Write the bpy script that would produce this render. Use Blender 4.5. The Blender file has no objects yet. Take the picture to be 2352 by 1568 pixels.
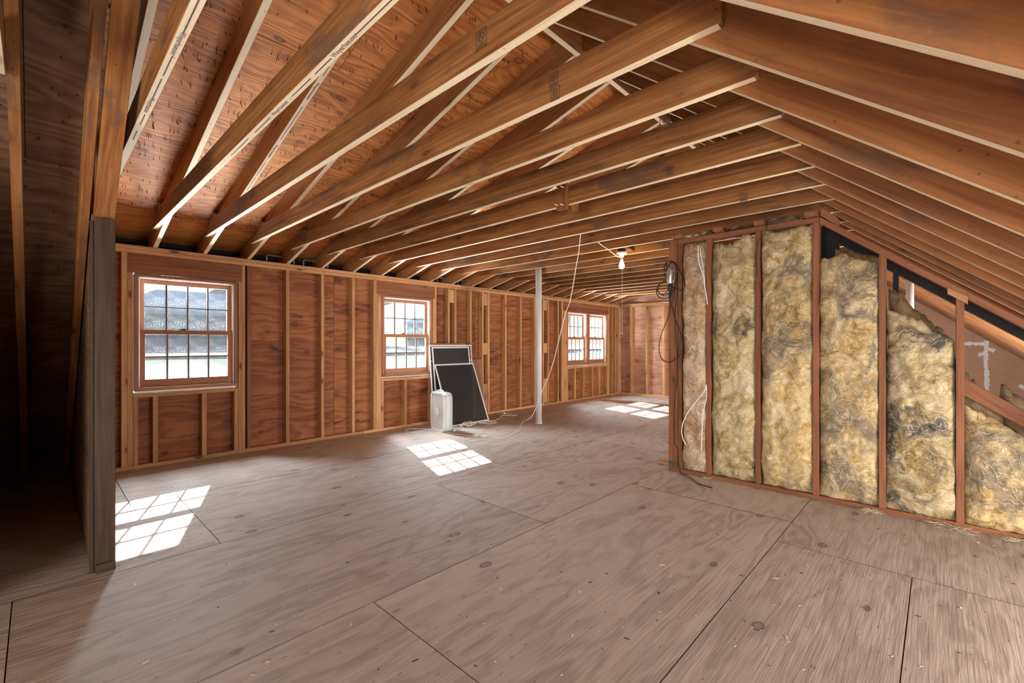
import bpy, bmesh, math, random
from mathutils import Vector, Matrix, noise

random.seed(7)
scene = bpy.context.scene
col = scene.collection

# ------------------------------------------------------------------ camera, sky, sun, lamps, exposure
CAM_H = 1.205
YAW = math.radians(43.464)
cam_d = bpy.data.cameras.new('camera')
cam_d.sensor_width = 36.0
cam_d.lens = 36.0 * 1034.0 / 2352.0
cam_d.shift_y = 5.0 / 2352.0
cam_d.clip_start = 0.02
cam_d.clip_end = 500
cam = bpy.data.objects.new('camera', cam_d)
cam.location = (0, 0, CAM_H)
cam.rotation_euler = (math.radians(90), 0, YAW)
col.objects.link(cam)
scene.camera = cam

world = bpy.data.worlds.new('sky')
scene.world = world
world.use_nodes = True
wn = world.node_tree
wn.nodes.clear()
w_out = wn.nodes.new('ShaderNodeOutputWorld')
w_bg = wn.nodes.new('ShaderNodeBackground')
w_sky = wn.nodes.new('ShaderNodeTexSky')
w_sky.sky_type = 'NISHITA'
w_sky.sun_disc = False
w_sky.sun_elevation = math.radians(35)
w_sky.sun_rotation = math.radians(-70)
w_sky.air_density = 1.0
w_sky.dust_density = 0.8
w_sky.ozone_density = 2.5
wn.links.new(w_sky.outputs['Color'], w_bg.inputs['Color'])
w_bg.inputs['Strength'].default_value = 0.055
wn.links.new(w_bg.outputs['Background'], w_out.inputs['Surface'])

SUN_DIR = Vector((1.335, -0.478, -1.0)).normalized()
sun_d = bpy.data.lights.new('sun', 'SUN')
sun_d.energy = 10.0
sun_d.angle = math.radians(0.5)
sun_d.color = (1.0, 0.96, 0.9)
sun = bpy.data.objects.new('sun', sun_d)
sun.rotation_euler = SUN_DIR.to_track_quat('-Z', 'Y').to_euler()
sun.location = (-12, 6, 12)
col.objects.link(sun)


def area(name, loc, target, sx, sy, power, colr):
    d = bpy.data.lights.new(name, 'AREA')
    d.shape = 'RECTANGLE'
    d.size = sx
    d.size_y = sy
    d.energy = power
    d.color = colr
    o = bpy.data.objects.new(name, d)
    o.location = loc
    o.rotation_euler = (Vector(target) - Vector(loc)).to_track_quat('-Z', 'Y').to_euler()
    col.objects.link(o)
    return o


# fill lamp added in an unseen gable opening behind the camera
area('gable_fill', (0.4, -3.35, 0.9), (-1.0, 4.0, 0.9), 1.8, 1.2, 150, (1.0, 0.93, 0.85))
# added fill lamp aimed up from floor level behind the camera, no stairwell there
area('low_rear_fill', (-0.55, -1.35, 0.06), (-1.1, 0.6, 2.4), 1.6, 0.9, 26, (1.0, 0.94, 0.86))
area('eave_fill', (1.60, 2.6, 0.42), (-3.0, 3.4, 1.3), 2.2, 0.6, 60, (1.0, 0.96, 0.92))  # fill lamp added under the right eave, out of view; no opening there
area('eave_fill', (1.60, 7.2, 0.42), (-2.2, 8.6, 1.7), 3.2, 0.6, 200, (1.0, 0.96, 0.92))  # second added fill lamp, brightens the far right half
# added lamps outside the windows boost the daylight: one from below, one from above
for wy, ww, pw in ((1.08, 0.75, 0.62), (3.72, 0.75, 1.0), (8.34, 1.5, 1.5)):
    area('window_fill_low', (-8.3, wy, -0.75), (-4.6, wy, 1.9), 1.2, ww * 2.2, pw * 1000, (1.0, 0.97, 0.92))
    area('window_fill_high', (-6.35, wy, 2.02), (-5.3, wy, 1.25), 0.2, ww, pw * 130, (0.92, 0.96, 1.0))

scene.view_settings.view_transform = 'Standard'
scene.view_settings.look = 'None'
scene.view_settings.gamma = 1.0
scene.view_settings.use_curve_mapping = False
scene.view_settings.exposure = 0.85
scene.cycles.use_denoising = True
scene.cycles.max_bounces = 6
scene.cycles.use_adaptive_sampling = True
scene.cycles.adaptive_threshold = 0.02
scene.cycles.diffuse_bounces = 4
scene.cycles.glossy_bounces = 2
scene.cycles.transmission_bounces = 4
scene.cycles.transparent_max_bounces = 16
scene.cycles.sample_clamp_indirect = 6.0
scene.cycles.caustics_reflective = False
scene.cycles.caustics_refractive = False

# ------------------------------------------------------------------ node helpers and materials


class NT:
    def __init__(self, name):
        self.m = bpy.data.materials.new(name)
        self.m.use_nodes = True
        self.t = self.m.node_tree
        self.t.nodes.clear()
        self.out = self.t.nodes.new('ShaderNodeOutputMaterial')

    def n(self, kind, **kw):
        nd = self.t.nodes.new('ShaderNode' + kind)
        for k, v in kw.items():
            if k in nd.inputs:
                self.put(nd.inputs[k], v)
            else:
                setattr(nd, k, v)
        return nd

    def put(self, sock, v):
        if isinstance(v, bpy.types.NodeSocket):
            self.t.links.new(v, sock)
        elif isinstance(v, bpy.types.Node):
            self.t.links.new(v.outputs[0], sock)
        else:
            if isinstance(v, (tuple, list)) and len(v) == 3 and sock.type == 'RGBA':
                v = (*v, 1)
            sock.default_value = v

    def math(self, op, a, b=0.0, c=0.0, clamp=False):
        nd = self.t.nodes.new('ShaderNodeMath')
        nd.operation = op
        nd.use_clamp = clamp
        self.put(nd.inputs[0], a)
        self.put(nd.inputs[1], b)
        self.put(nd.inputs[2], c)
        return nd.outputs[0]

    def vmath(self, op, a, b=(0, 0, 0)):
        nd = self.t.nodes.new('ShaderNodeVectorMath')
        nd.operation = op
        self.put(nd.inputs[0], a)
        self.put(nd.inputs[1], b)
        return nd.outputs[0]

    def mix(self, f, a, b, mode='MIX'):
        nd = self.t.nodes.new('ShaderNodeMix')
        nd.data_type = 'RGBA'
        nd.blend_type = mode
        nd.clamp_factor = True
        self.put(nd.inputs[0], f)
        self.put(nd.inputs[6], a)
        self.put(nd.inputs[7], b)
        return nd.outputs[2]

    def ramp(self, f, stops):
        nd = self.t.nodes.new('ShaderNodeValToRGB')
        e = nd.color_ramp.elements
        while len(e) < len(stops):
            e.new(0.5)
        for i, (p, c) in enumerate(stops):
            e[i].position = p
            e[i].color = (*c, 1) if len(c) == 3 else c
        self.put(nd.inputs[0], f)
        return nd.outputs[0]

    def noise(self, vec, scale, detail=3.0, rough=0.5, dist=0.0):
        nd = self.n('TexNoise')
        self.put(nd.inputs['Vector'], vec)
        nd.inputs['Scale'].default_value = scale
        nd.inputs['Detail'].default_value = detail
        nd.inputs['Roughness'].default_value = rough
        nd.inputs['Distortion'].default_value = dist
        return nd.outputs[0]

    def smooth(self, v, lo, hi):
        nd = self.n('MapRange')
        nd.interpolation_type = 'SMOOTHSTEP'
        self.put(nd.inputs[0], v)
        nd.inputs[1].default_value = lo
        nd.inputs[2].default_value = hi
        return nd.outputs[0]

    def bsdf(self, color, rough=0.6, bump=None, bstr=0.3, bdist=0.01, metal=0.0, spec=0.3):
        b = self.n('BsdfPrincipled')
        self.put(b.inputs['Base Color'], color)
        self.put(b.inputs['Roughness'], rough)
        b.inputs['Metallic'].default_value = metal
        b.inputs['Specular IOR Level'].default_value = spec
        if bump is not None:
            bp = self.n('Bump')
            bp.inputs['Strength'].default_value = bstr
            bp.inputs['Distance'].default_value = bdist
            self.put(bp.inputs['Height'], bump)
            self.t.links.new(bp.outputs[0], b.inputs['Normal'])
        self.t.links.new(b.outputs[0], self.out.inputs[0])
        return b


def wood_coords(g):
    tc = g.n('TexCoord')
    oi = g.n('ObjectInfo')
    off = g.vmath('MULTIPLY', g.n('CombineXYZ', X=g.math('MULTIPLY', oi.outputs['Random'], 37.0),
                                  Y=g.math('MULTIPLY', oi.outputs['Random'], 91.0),
                                  Z=g.math('MULTIPLY', oi.outputs['Random'], 53.0)).outputs[0], (1, 1, 1))
    return g.vmath('ADD', tc.outputs['Object'], off), oi.outputs['Random'], tc


def lumber(name, light, mid, dark, knot=(0.07, 0.03, 0.015), grain=55.0, stain=0.0, knots=0.85, vary=0.35):
    """sawn softwood: grain along the local X axis, knots, a tone of its own per board"""
    g = NT(name)
    v, rnd, tc = wood_coords(g)
    warp = g.noise(g.vmath('MULTIPLY', v, (0.8, 5, 5)), 1.0, 2)
    v2 = g.vmath('ADD', g.vmath('MULTIPLY', v, (0.03, 1, 1)),
                 g.n('CombineXYZ', X=0.0, Y=g.math('MULTIPLY', warp, 0.09), Z=g.math('MULTIPLY', warp, 0.09)).outputs[0])
    rings = g.noise(v2, grain, 3, 0.6)
    fine = g.noise(g.vmath('MULTIPLY', v, (3, 160, 160)), 1.0, 2)
    broad = g.noise(g.vmath('MULTIPLY', v, (1.3, 6, 6)), 1.0, 3)
    f = g.math('ADD', g.math('MULTIPLY', rings, 0.75), g.math('MULTIPLY', broad, 0.35))
    c = g.ramp(f, [(0.36, dark), (0.52, mid), (0.72, light)])
    c = g.mix(g.math('MULTIPLY', fine, 0.25), c, dark)
    # knots
    vo = g.n('TexVoronoi')
    vo.inputs['Scale'].default_value = 1.0
    vo.inputs['Randomness'].default_value = 1.0
    g.put(vo.inputs['Vector'], g.vmath('MULTIPLY', v, (2.7, 7.5, 7.5)))
    d = vo.outputs['Distance']
    kf = g.math('SUBTRACT', 1.0, g.smooth(d, 0.05, 0.16))
    halo = g.math('SUBTRACT', 1.0, g.smooth(d, 0.10, 0.42))
    c = g.mix(g.math('MULTIPLY', halo, 0.35), c, dark)
    c = g.mix(g.math('MULTIPLY', kf, knots), c, knot)
    if stain > 0:
        s = g.noise(g.vmath('MULTIPLY', v, (1.6, 4, 4)), 1.3, 5, 0.65)
        c = g.mix(g.math('MULTIPLY', g.smooth(s, 0.54, 0.66), stain), c, (0.10, 0.058, 0.04))
    # nail holes and scuffs
    sp = g.n('TexVoronoi')
    sp.inputs['Scale'].default_value = 16.0
    g.put(sp.inputs['Vector'], v)
    c = g.mix(g.math('MULTIPLY', g.math('SUBTRACT', 1.0, g.smooth(sp.outputs['Distance'], 0.05, 0.11)), 0.6), c, knot)
    hs = g.n('HueSaturation')
    hs.inputs['Saturation'].default_value = 1.0
    g.put(hs.inputs['Value'], g.math('ADD', 1.0 - vary / 2, g.math('MULTIPLY', rnd, vary)))
    g.put(hs.inputs['Color'], c)
    g.bsdf(hs.outputs[0], 0.62, g.math('ADD', rings, g.math('MULTIPLY', fine, 0.4)), 0.25, 0.004)
    return g.m


def plywood(name, light, mid, dark, stain_col, stain, scale=1.0, bump=0.35, knot=(0.08, 0.03, 0.015), band=0.16, vary=0.25, cell=1.0):
    """rotary cut fir plywood: flame grain along local X, patches, dark stains"""
    g = NT(name)
    v, rnd, tc = wood_coords(g)
    w1 = g.noise(g.vmath('MULTIPLY', v, (0.7, 2.6, 2.6)), scale, 3, 0.55)
    bands = g.n('TexWave')
    bands.wave_type = 'BANDS'
    bands.bands_direction = 'Y'
    bands.inputs['Scale'].default_value = 3.2 * scale
    bands.inputs['Distortion'].default_value = 5.5
    bands.inputs['Detail'].default_value = 3.0
    bands.inputs['Detail Scale'].default_value = 1.2
    g.put(bands.inputs['Vector'], g.vmath('ADD', g.vmath('MULTIPLY', v, (0.22, 1.0, 1.0)),
                                         g.n('CombineXYZ', X=0.0, Y=g.math('MULTIPLY', w1, 0.9), Z=0.0).outputs[0]))
    fine = g.noise(g.vmath('MULTIPLY', v, (4, 70, 70)), 1.0, 4, 0.6)
    f = g.math('ADD', g.math('MULTIPLY', bands.outputs[1], band), g.math('ADD', g.math('MULTIPLY', w1, 0.50), g.math('MULTIPLY', fine, 0.32)))
    c = g.ramp(f, [(0.30, dark), (0.50, mid), (0.70, light)])
    vo = g.n('TexVoronoi')
    vo.inputs['Scale'].default_value = 1.0
    g.put(vo.inputs['Vector'], g.vmath('MULTIPLY', v, (2.6, 4.2, 4.2)))
    d = vo.outputs['Distance']
    d = g.math('ADD', d, g.math('MULTIPLY', g.math('SUBTRACT', fine, 0.5), 0.08))
    ring = g.math('MULTIPLY', g.smooth(d, 0.055, 0.085), g.math('SUBTRACT', 1.0, g.smooth(d, 0.085, 0.13)))
    c = g.mix(g.math('MULTIPLY', g.math('SUBTRACT', 1.0, g.smooth(d, 0.05, 0.12)), 0.45), c, knot)
    c = g.mix(g.math('MULTIPLY', ring, 0.85), c, knot)
    c = g.mix(g.math('MULTIPLY', g.math('SUBTRACT', 1.0, g.smooth(d, 0.1, 0.35)), 0.25), c, dark)
    s = g.noise(g.vmath('MULTIPLY', v, (1.5, 5.0, 5.0)), 1.1 * scale, 6, 0.68, 0.6)
    sf = g.math('MULTIPLY', g.smooth(s, 0.53, 0.66), g.smooth(g.noise(v, 0.9, 2), 0.42, 0.62))
    c = g.mix(g.math('MULTIPLY', sf, stain), c, stain_col)
    # small checks and nail heads
    sp = g.n('TexVoronoi')
    sp.inputs['Scale'].default_value = 1.0
    g.put(sp.inputs['Vector'], g.vmath('MULTIPLY', v, (9, 26, 26)))
    c = g.mix(g.math('MULTIPLY', g.math('SUBTRACT', 1.0, g.smooth(sp.outputs['Distance'], 0.05, 0.13)), 0.55), c, knot)
    hs = g.n('HueSaturation')
    g.put(hs.inputs['Value'], g.math('ADD', 1.0 - vary / 2, g.math('MULTIPLY', rnd, vary)))
    g.put(hs.inputs['Color'], c)
    g.bsdf(hs.outputs[0], 0.65, g.math('ADD', g.math('MULTIPLY', bands.outputs[1], band * 1.2), fine), bump, 0.006)
    return g.m


def plain(name, color, rough=0.5, metal=0.0, nscale=0.0, ncol=None, namt=0.4, bump=0.0, spec=0.4):
    g = NT(name)
    c = color
    h = None
    if nscale:
        tc = g.n('TexCoord')
        nz = g.noise(tc.outputs['Object'], nscale, 4, 0.6)
        c = g.mix(g.math('MULTIPLY', g.smooth(nz, 0.4, 0.7), namt), color, ncol or tuple(x * 0.6 for x in color))
        h = nz if bump else None
    g.bsdf(c, rough, h, bump, 0.003, metal, spec)
    return g.m


def emit(name, color, strength):
    g = NT(name)
    e = g.n('Emission')
    g.put(e.inputs[0], color)
    e.inputs[1].default_value = strength
    g.t.links.new(e.outputs[0], g.out.inputs[0])
    return g.m


def dusty_glass(name):
    g = NT(name)
    tc = g.n('TexCoord')
    v = tc.outputs['Object']
    tr = g.n('BsdfTransparent')
    g.put(tr.inputs[0], (0.93, 0.96, 0.98))
    di = g.n('BsdfDiffuse')
    g.put(di.inputs[0], (0.75, 0.82, 0.88))
    tl = g.n('BsdfTranslucent')
    g.put(tl.inputs[0], (0.8, 0.87, 0.95))
    ad = g.n('AddShader')
    g.t.links.new(di.outputs[0], ad.inputs[0])
    g.t.links.new(tl.outputs[0], ad.inputs[1])
    spk = g.n('TexVoronoi')
    spk.inputs['Scale'].default_value = 85.0
    g.put(spk.inputs['Vector'], v)
    big = g.noise(v, 5.0, 4, 0.6)
    dust = g.math('MULTIPLY', g.math('SUBTRACT', 1.0, g.smooth(spk.outputs['Distance'], 0.08, 0.30)), 0.35)
    fac = g.math('ADD', g.math('MULTIPLY', big, 0.014), g.math('MULTIPLY', dust, g.math('MULTIPLY', g.smooth(big, 0.40, 0.65), 0.22)), clamp=True)
    mx = g.n('MixShader')
    g.put(mx.inputs[0], fac)
    g.t.links.new(tr.outputs[0], mx.inputs[1])
    g.t.links.new(ad.outputs[0], mx.inputs[2])
    gl = g.n('BsdfGlossy')
    gl.inputs['Roughness'].default_value = 0.05
    m2 = g.n('MixShader')
    m2.inputs[0].default_value = 0.04
    g.t.links.new(mx.outputs[0], m2.inputs[1])
    g.t.links.new(gl.outputs[0], m2.inputs[2])
    g.t.links.new(m2.outputs[0], g.out.inputs[0])
    return g.m


def mesh_screen(name):
    g = NT(name)
    tr = g.n('BsdfTransparent')
    b = g.n('BsdfPrincipled')
    g.put(b.inputs['Base Color'], (0.022, 0.026, 0.03))
    b.inputs['Roughness'].default_value = 0.55
    mx = g.n('MixShader')
    mx.inputs[0].default_value = 0.72
    g.t.links.new(tr.outputs[0], mx.inputs[1])
    g.t.links.new(b.outputs[0], mx.inputs[2])
    g.t.links.new(mx.outputs[0], g.out.inputs[0])
    return g.m


def glass_wool(name, base, cream, grey, dark, gamt):
    """matted glass wool: big soft swirls, sooty clouds, combed pale fibres"""
    g = NT(name)
    v, rnd, tc = wood_coords(g)
    warp = g.n('TexNoise')
    g.put(warp.inputs['Vector'], v)
    warp.inputs['Scale'].default_value = 3.2
    warp.inputs['Detail'].default_value = 4.0
    v2 = g.vmath('ADD', v, g.vmath('MULTIPLY', g.vmath('SUBTRACT', warp.outputs[1], (0.5, 0.5, 0.5)), (0.75, 0.75, 0.75)))
    n1 = g.noise(v2, 4.2, 5, 0.58, 1.0)
    n2 = g.noise(g.vmath('MULTIPLY', v2, (1.0, 1.0, 1.0)), 13.0, 6, 0.62, 2.5)
    comb = g.noise(g.vmath('MULTIPLY', v2, (5.0, 5.0, 26.0)), 2.4, 4, 0.6, 1.2)
    f = g.math('ADD', g.math('MULTIPLY', n1, 0.50), g.math('ADD', g.math('MULTIPLY', n2, 0.30), g.math('MULTIPLY', comb, 0.20)))
    c = g.ramp(f, [(0.36, dark), (0.455, base), (0.54, tuple((a * 1.3 + b) / 2.3 for a, b in zip(base, cream))), (0.66, cream)])
    gr = g.noise(v2, 1.7, 5, 0.62, 0.8)
    c = g.mix(g.math('MULTIPLY', g.smooth(gr, 0.47, 0.62), gamt), c, g.mix(n2, grey, tuple(x * 3.0 for x in grey)))
    wm = g.noise(v2, 2.6, 3, 0.5)
    c = g.mix(g.math('MULTIPLY', g.smooth(wm, 0.55, 0.72), 0.35), c, (0.60, 0.37, 0.20))
    rdg = g.math('ABSOLUTE', g.math('SUBTRACT', g.noise(v2, 6.5, 2, 0.5, 1.5), 0.5))
    c = g.mix(g.math('MULTIPLY', g.math('SUBTRACT', 1.0, g.smooth(rdg, 0.0, 0.035)), 0.40), c, cream)
    g.bsdf(c, 0.95, g.math('ADD', f, g.math('MULTIPLY', comb, 0.2)), 0.75, 0.03, spec=0.03)
    return g.m


MAT = {}
MAT['joist'] = lumber('aged_fir_lumber', (0.36, 0.168, 0.056), (0.25, 0.100, 0.029), (0.125, 0.044, 0.013), stain=0.75)
MAT['tan_rafter'] = lumber('tan_fir_lumber', (0.55, 0.30, 0.125), (0.44, 0.205, 0.078), (0.26, 0.105, 0.038), stain=0.35)
MAT['rafter'] = lumber('red_fir_lumber', (0.36, 0.155, 0.052), (0.26, 0.098, 0.030), (0.15, 0.050, 0.015), stain=0.6, grain=30)
MAT['lit_edge'] = lumber('lit_edge_lumber', (0.88, 0.77, 0.58), (0.82, 0.69, 0.49), (0.70, 0.53, 0.35), knot=(0.30, 0.16, 0.09), knots=0.5, vary=0.15)  # paler wood puts the bright lit undersides into the edge colour
MAT['stud'] = lumber('spruce_stud', (0.64, 0.38, 0.185), (0.52, 0.28, 0.125), (0.34, 0.155, 0.065))
MAT['red_stud'] = lumber('red_spruce_stud', (0.32, 0.135, 0.065), (0.25, 0.095, 0.042), (0.15, 0.052, 0.023))
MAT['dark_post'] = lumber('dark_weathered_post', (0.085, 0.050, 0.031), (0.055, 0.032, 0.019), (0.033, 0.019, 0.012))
MAT['sheath'] = plywood('wall_sheathing_plywood', (0.42, 0.175, 0.070), (0.31, 0.112, 0.041), (0.17, 0.052, 0.020), (0.05, 0.02, 0.012), 0.85)
MAT['pale_sheath'] = plywood('far_wall_plywood', (0.56, 0.34, 0.24), (0.47, 0.26, 0.17), (0.33, 0.15, 0.09), (0.10, 0.05, 0.04), 0.6)
MAT['roof'] = plywood('roof_sheathing_plywood', (0.68, 0.29, 0.088), (0.51, 0.185, 0.046), (0.26, 0.080, 0.022), (0.10, 0.035, 0.018), 0.55, scale=1.3, bump=0.6)
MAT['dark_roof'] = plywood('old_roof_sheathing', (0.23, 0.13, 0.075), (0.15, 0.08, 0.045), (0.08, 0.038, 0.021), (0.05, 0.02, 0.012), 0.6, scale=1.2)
MAT['floor'] = plywood('worn_floor_plywood', (0.52, 0.45, 0.395), (0.45, 0.385, 0.333), (0.32, 0.265, 0.222), (0.27, 0.205, 0.16), 0.5, scale=1.1, bump=0.5, knot=(0.085, 0.06, 0.045), vary=0.14)
MAT['win_wood'] = lumber('window_wood', (0.43, 0.22, 0.14), (0.36, 0.17, 0.10), (0.28, 0.12, 0.065), knots=0.0)
MAT['vinyl'] = plain('white_vinyl', (0.82, 0.82, 0.80), 0.4)
MAT['white_metal'] = plain('white_aluminium', (0.75, 0.76, 0.78), 0.35, nscale=20, ncol=(0.55, 0.56, 0.58))
MAT['grille'] = plain('dark_brown_muntin', (0.09, 0.055, 0.045), 0.5)
MAT['glass'] = dusty_glass('dusty_window_glass')
MAT['screen'] = mesh_screen('black_insect_mesh')
MAT['white_plastic'] = plain('white_plastic', (0.74, 0.74, 0.72), 0.4, nscale=6, ncol=(0.6, 0.58, 0.54), namt=0.35)
MAT['fan_blue'] = plain('fan_enamel', (0.60, 0.66, 0.70), 0.35, nscale=4, ncol=(0.5, 0.55, 0.58))
MAT['fan_dark'] = plain('fan_blade_plastic', (0.16, 0.22, 0.30), 0.4)
MAT['pipe'] = plain('grey_white_pipe', (0.66, 0.65, 0.64), 0.45, nscale=3, ncol=(0.55, 0.54, 0.52))
MAT['cord'] = plain('white_cord', (0.74, 0.71, 0.66), 0.5)
MAT['black'] = plain('black_rubber', (0.012, 0.012, 0.014), 0.5)
MAT['steel'] = plain('dull_steel', (0.55, 0.54, 0.52), 0.35, metal=0.9)
MAT['chrome'] = plain('bright_wire', (0.75, 0.72, 0.66), 0.25, metal=0.9)
MAT['nail'] = plain('rusty_nail', (0.05, 0.032, 0.025), 0.6, metal=0.3)
MAT['ink'] = plain('black_stamp_ink', (0.07, 0.07, 0.08), 0.8)
MAT['brown_ink'] = plain('faded_stamp_ink', (0.085, 0.045, 0.025), 0.85)
MAT['mud'] = plain('joint_compound', (0.72, 0.70, 0.68), 0.8, nscale=30, bump=0.3)
MAT['drywall'] = plain('brown_board', (0.42, 0.24, 0.155), 0.85, nscale=5, ncol=(0.34, 0.18, 0.115))
MAT['tar_shade'] = plain('black_tar_and_shade', (0.013, 0.012, 0.012), 0.8)  # roofing felt; also puts the shade into the framing behind the gap
MAT['kraft'] = plain('kraft_paper_facing', (0.42, 0.28, 0.18), 0.8, nscale=26, ncol=(0.11, 0.10, 0.11), namt=0.8)
MAT['hardboard'] = plain('brown_hardboard', (0.34, 0.17, 0.09), 0.7, nscale=5)
MAT['cap_brown'] = plain('metal_flashing', (0.2, 0.19, 0.18), 0.5, metal=0.5)
MAT['wool'] = glass_wool('yellow_glass_wool', (0.50, 0.335, 0.12), (0.82, 0.71, 0.50), (0.085, 0.075, 0.06), (0.22, 0.135, 0.055), 0.85)
MAT['wool_grey'] = glass_wool('sooty_glass_wool', (0.42, 0.30, 0.13), (0.76, 0.67, 0.49), (0.05, 0.046, 0.04), (0.15, 0.105, 0.05), 1.0)
MAT['wool_pink'] = glass_wool('peach_glass_wool', (0.42, 0.26, 0.14), (0.78, 0.67, 0.54), (0.13, 0.11, 0.09), (0.30, 0.17, 0.09), 0.7)
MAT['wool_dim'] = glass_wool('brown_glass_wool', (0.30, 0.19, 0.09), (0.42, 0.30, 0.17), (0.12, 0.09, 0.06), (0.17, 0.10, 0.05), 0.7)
MAT['fibre'] = plain('glass_wool_strand', (0.62, 0.54, 0.39), 0.9)
MAT['fibre_grey'] = plain('grey_glass_wool_strand', (0.46, 0.41, 0.32), 0.9)
MAT['bulb'] = emit('lit_bulb', (1.0, 0.76, 0.38), 95)
MAT['ceramic'] = plain('white_porcelain', (0.85, 0.84, 0.80), 0.2)
MAT['chip'] = plain('pale_wood_chips', (0.72, 0.66, 0.58), 0.8)
MAT['dirt'] = plain('dark_crumbs', (0.05, 0.035, 0.028), 0.9)
MAT['grass'] = plain('lawn_grass', (0.19, 0.25, 0.20), 1.0, nscale=0.35, ncol=(0.27, 0.30, 0.27), namt=0.8, spec=0.0)
MAT['drive'] = plain('pale_driveway', (0.34, 0.35, 0.36), 1.0, spec=0.0)
MAT['siding'] = plain('house_siding', (0.25, 0.27, 0.31), 1.0, spec=0.0)
MAT['shingle'] = plain('grey_roof_shingles', (0.13, 0.17, 0.25), 1.0, nscale=2, spec=0.0)
MAT['housetrim'] = plain('white_house_trim', (0.5, 0.5, 0.5), 0.7)
MAT['darkpane'] = plain('far_window_pane', (0.10, 0.13, 0.17), 0.2)
MAT['leaf'] = plain('far_foliage', (0.10, 0.15, 0.08), 0.9, nscale=1.2, ncol=(0.2, 0.26, 0.12))
MAT['bark'] = plain('bark', (0.12, 0.09, 0.07), 0.9)
MAT['siding_out'] = plain('outer_siding', (0.05, 0.04, 0.035), 0.8)

# ------------------------------------------------------------------ object helpers
WM = {}


def empty(name, loc=(0, 0, 0), rot=None):
    o = bpy.data.objects.new(name, None)
    o.empty_display_size = 0.1
    M = Matrix.Translation(Vector(loc))
    if rot is not None:
        M = M @ rot
    o.matrix_basis = M
    WM[o.name] = M
    col.objects.link(o)
    return o


def tag(o, label=None, cat=None, group=None, kind=None):
    if label:
        o['label'] = label
    if cat:
        o['category'] = cat
    if group:
        o['group'] = group
    if kind:
        o['kind'] = kind
    return o


def struct(name, loc=(0, 0, 0)):
    return tag(empty(name, loc), kind='structure')


def put(name, me, parent=None, M=None):
    """link mesh data as one object standing at world matrix M"""
    o = bpy.data.objects.new(name, me)
    M = M.copy() if M is not None else Matrix.Identity(4)
    if parent is not None:
        o.parent = parent
        o.matrix_parent_inverse = Matrix.Identity(4)
        o.matrix_basis = WM[parent.name].inverted() @ M
    else:
        o.matrix_basis = M
    WM[o.name] = M
    col.objects.link(o)
    return o


def mesh_from_bm(name, bm, mats, smooth=False):
    me = bpy.data.meshes.new(name)
    bm.normal_update()
    bm.to_mesh(me)
    bm.free()
    for m in (mats if isinstance(mats, (list, tuple)) else [mats]):
        me.materials.append(m)
    if smooth:
        for p in me.polygons:
            p.use_smooth = True
    return me


AX = {'x': Matrix(((1, 0, 0), (0, 1, 0), (0, 0, 1))).transposed(),
      'y': Matrix(((0, 1, 0), (0, 0, 1), (1, 0, 0))).transposed(),
      'z': Matrix(((0, 0, 1), (1, 0, 0), (0, 1, 0))).transposed()}
# columns are the world directions of local X (length), Y, Z


def bevel(bm, w):
    if w > 0:
        bmesh.ops.bevel(bm, geom=bm.edges[:], offset=w, segments=1, affect='EDGES', profile=0.5)


def box(name, lo, hi, axis, mat, parent=None, bev=0.0018, edge=None, edge_dir=None):
    """a board: local X runs along `axis`; faces whose world normal is along edge_dir take the edge material"""
    lo = Vector(lo)
    hi = Vector(hi)
    R = AX[axis]
    c = (lo + hi) / 2
    M = Matrix.Translation(c) @ R.to_4x4()
    h = (hi - lo) / 2
    hl = R.transposed() @ h
    hl = Vector((abs(hl.x), abs(hl.y), abs(hl.z)))
    bm = bmesh.new()
    bmesh.ops.create_cube(bm, size=2.0)
    bmesh.ops.scale(bm, vec=hl, verts=bm.verts[:])
    bevel(bm, min(bev, min(hl) * 0.4))
    mats = [mat]
    if edge is not None:
        mats.append(edge)
        bm.normal_update()
        ld = R.transposed() @ Vector(edge_dir)
        for f in bm.faces:
            if abs(f.normal.dot(ld)) > 0.9:
                f.material_index = 1
    return put(name, mesh_from_bm(name, bm, mats), parent, M)


def prism_mesh(name, pts, th, mat, bev=0.0018, edge=None):
    """polygon in local XY, extruded 0..th along local Z; side faces (the narrow edges) may take another material"""
    bm = bmesh.new()
    lo = [bm.verts.new((p[0], p[1], 0)) for p in pts]
    hi = [bm.verts.new((p[0], p[1], th)) for p in pts]
    n = len(pts)
    bm.faces.new(lo[::-1])
    bm.faces.new(hi)
    for i in range(n):
        f = bm.faces.new((lo[i], lo[(i + 1) % n], hi[(i + 1) % n], hi[i]))
        q0, q1 = pts[i], pts[(i + 1) % n]
        if edge is not None and math.hypot(q1[0] - q0[0], q1[1] - q0[1]) > 0.6:
            f.material_index = 1
    bmesh.ops.recalc_face_normals(bm, faces=bm.faces[:])
    bevel(bm, bev)
    return mesh_from_bm(name, bm, [mat] + ([edge] if edge is not None else []))


def frame_matrix(o, u, v):
    u = Vector(u).normalized()
    v = Vector(v).normalized()
    w = u.cross(v)
    R = Matrix((u, v, w)).transposed()
    return Matrix.Translation(Vector(o)) @ R.to_4x4()


def xz_prism(name, pts, y0, th, mat, parent, ref, angle, bev=0.0018, edge=None):
    """polygon given in world (x,z), standing in the plane y0..y0+th; grain along `angle` in that plane"""
    u = Vector((math.cos(angle), 0, math.sin(angle)))
    v = Vector((-math.sin(angle), 0, math.cos(angle)))
    # u x v = -y, so extrude from the far face
    M = frame_matrix((ref[0], y0 + th, ref[1]), u, v)
    lp = [((p[0] - ref[0]) * u.x + (p[1] - ref[1]) * u.z, (p[0] - ref[0]) * v.x + (p[1] - ref[1]) * v.z) for p in pts]
    return put(name, prism_mesh(name, lp, th, mat, bev, edge), parent, M)


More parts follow.
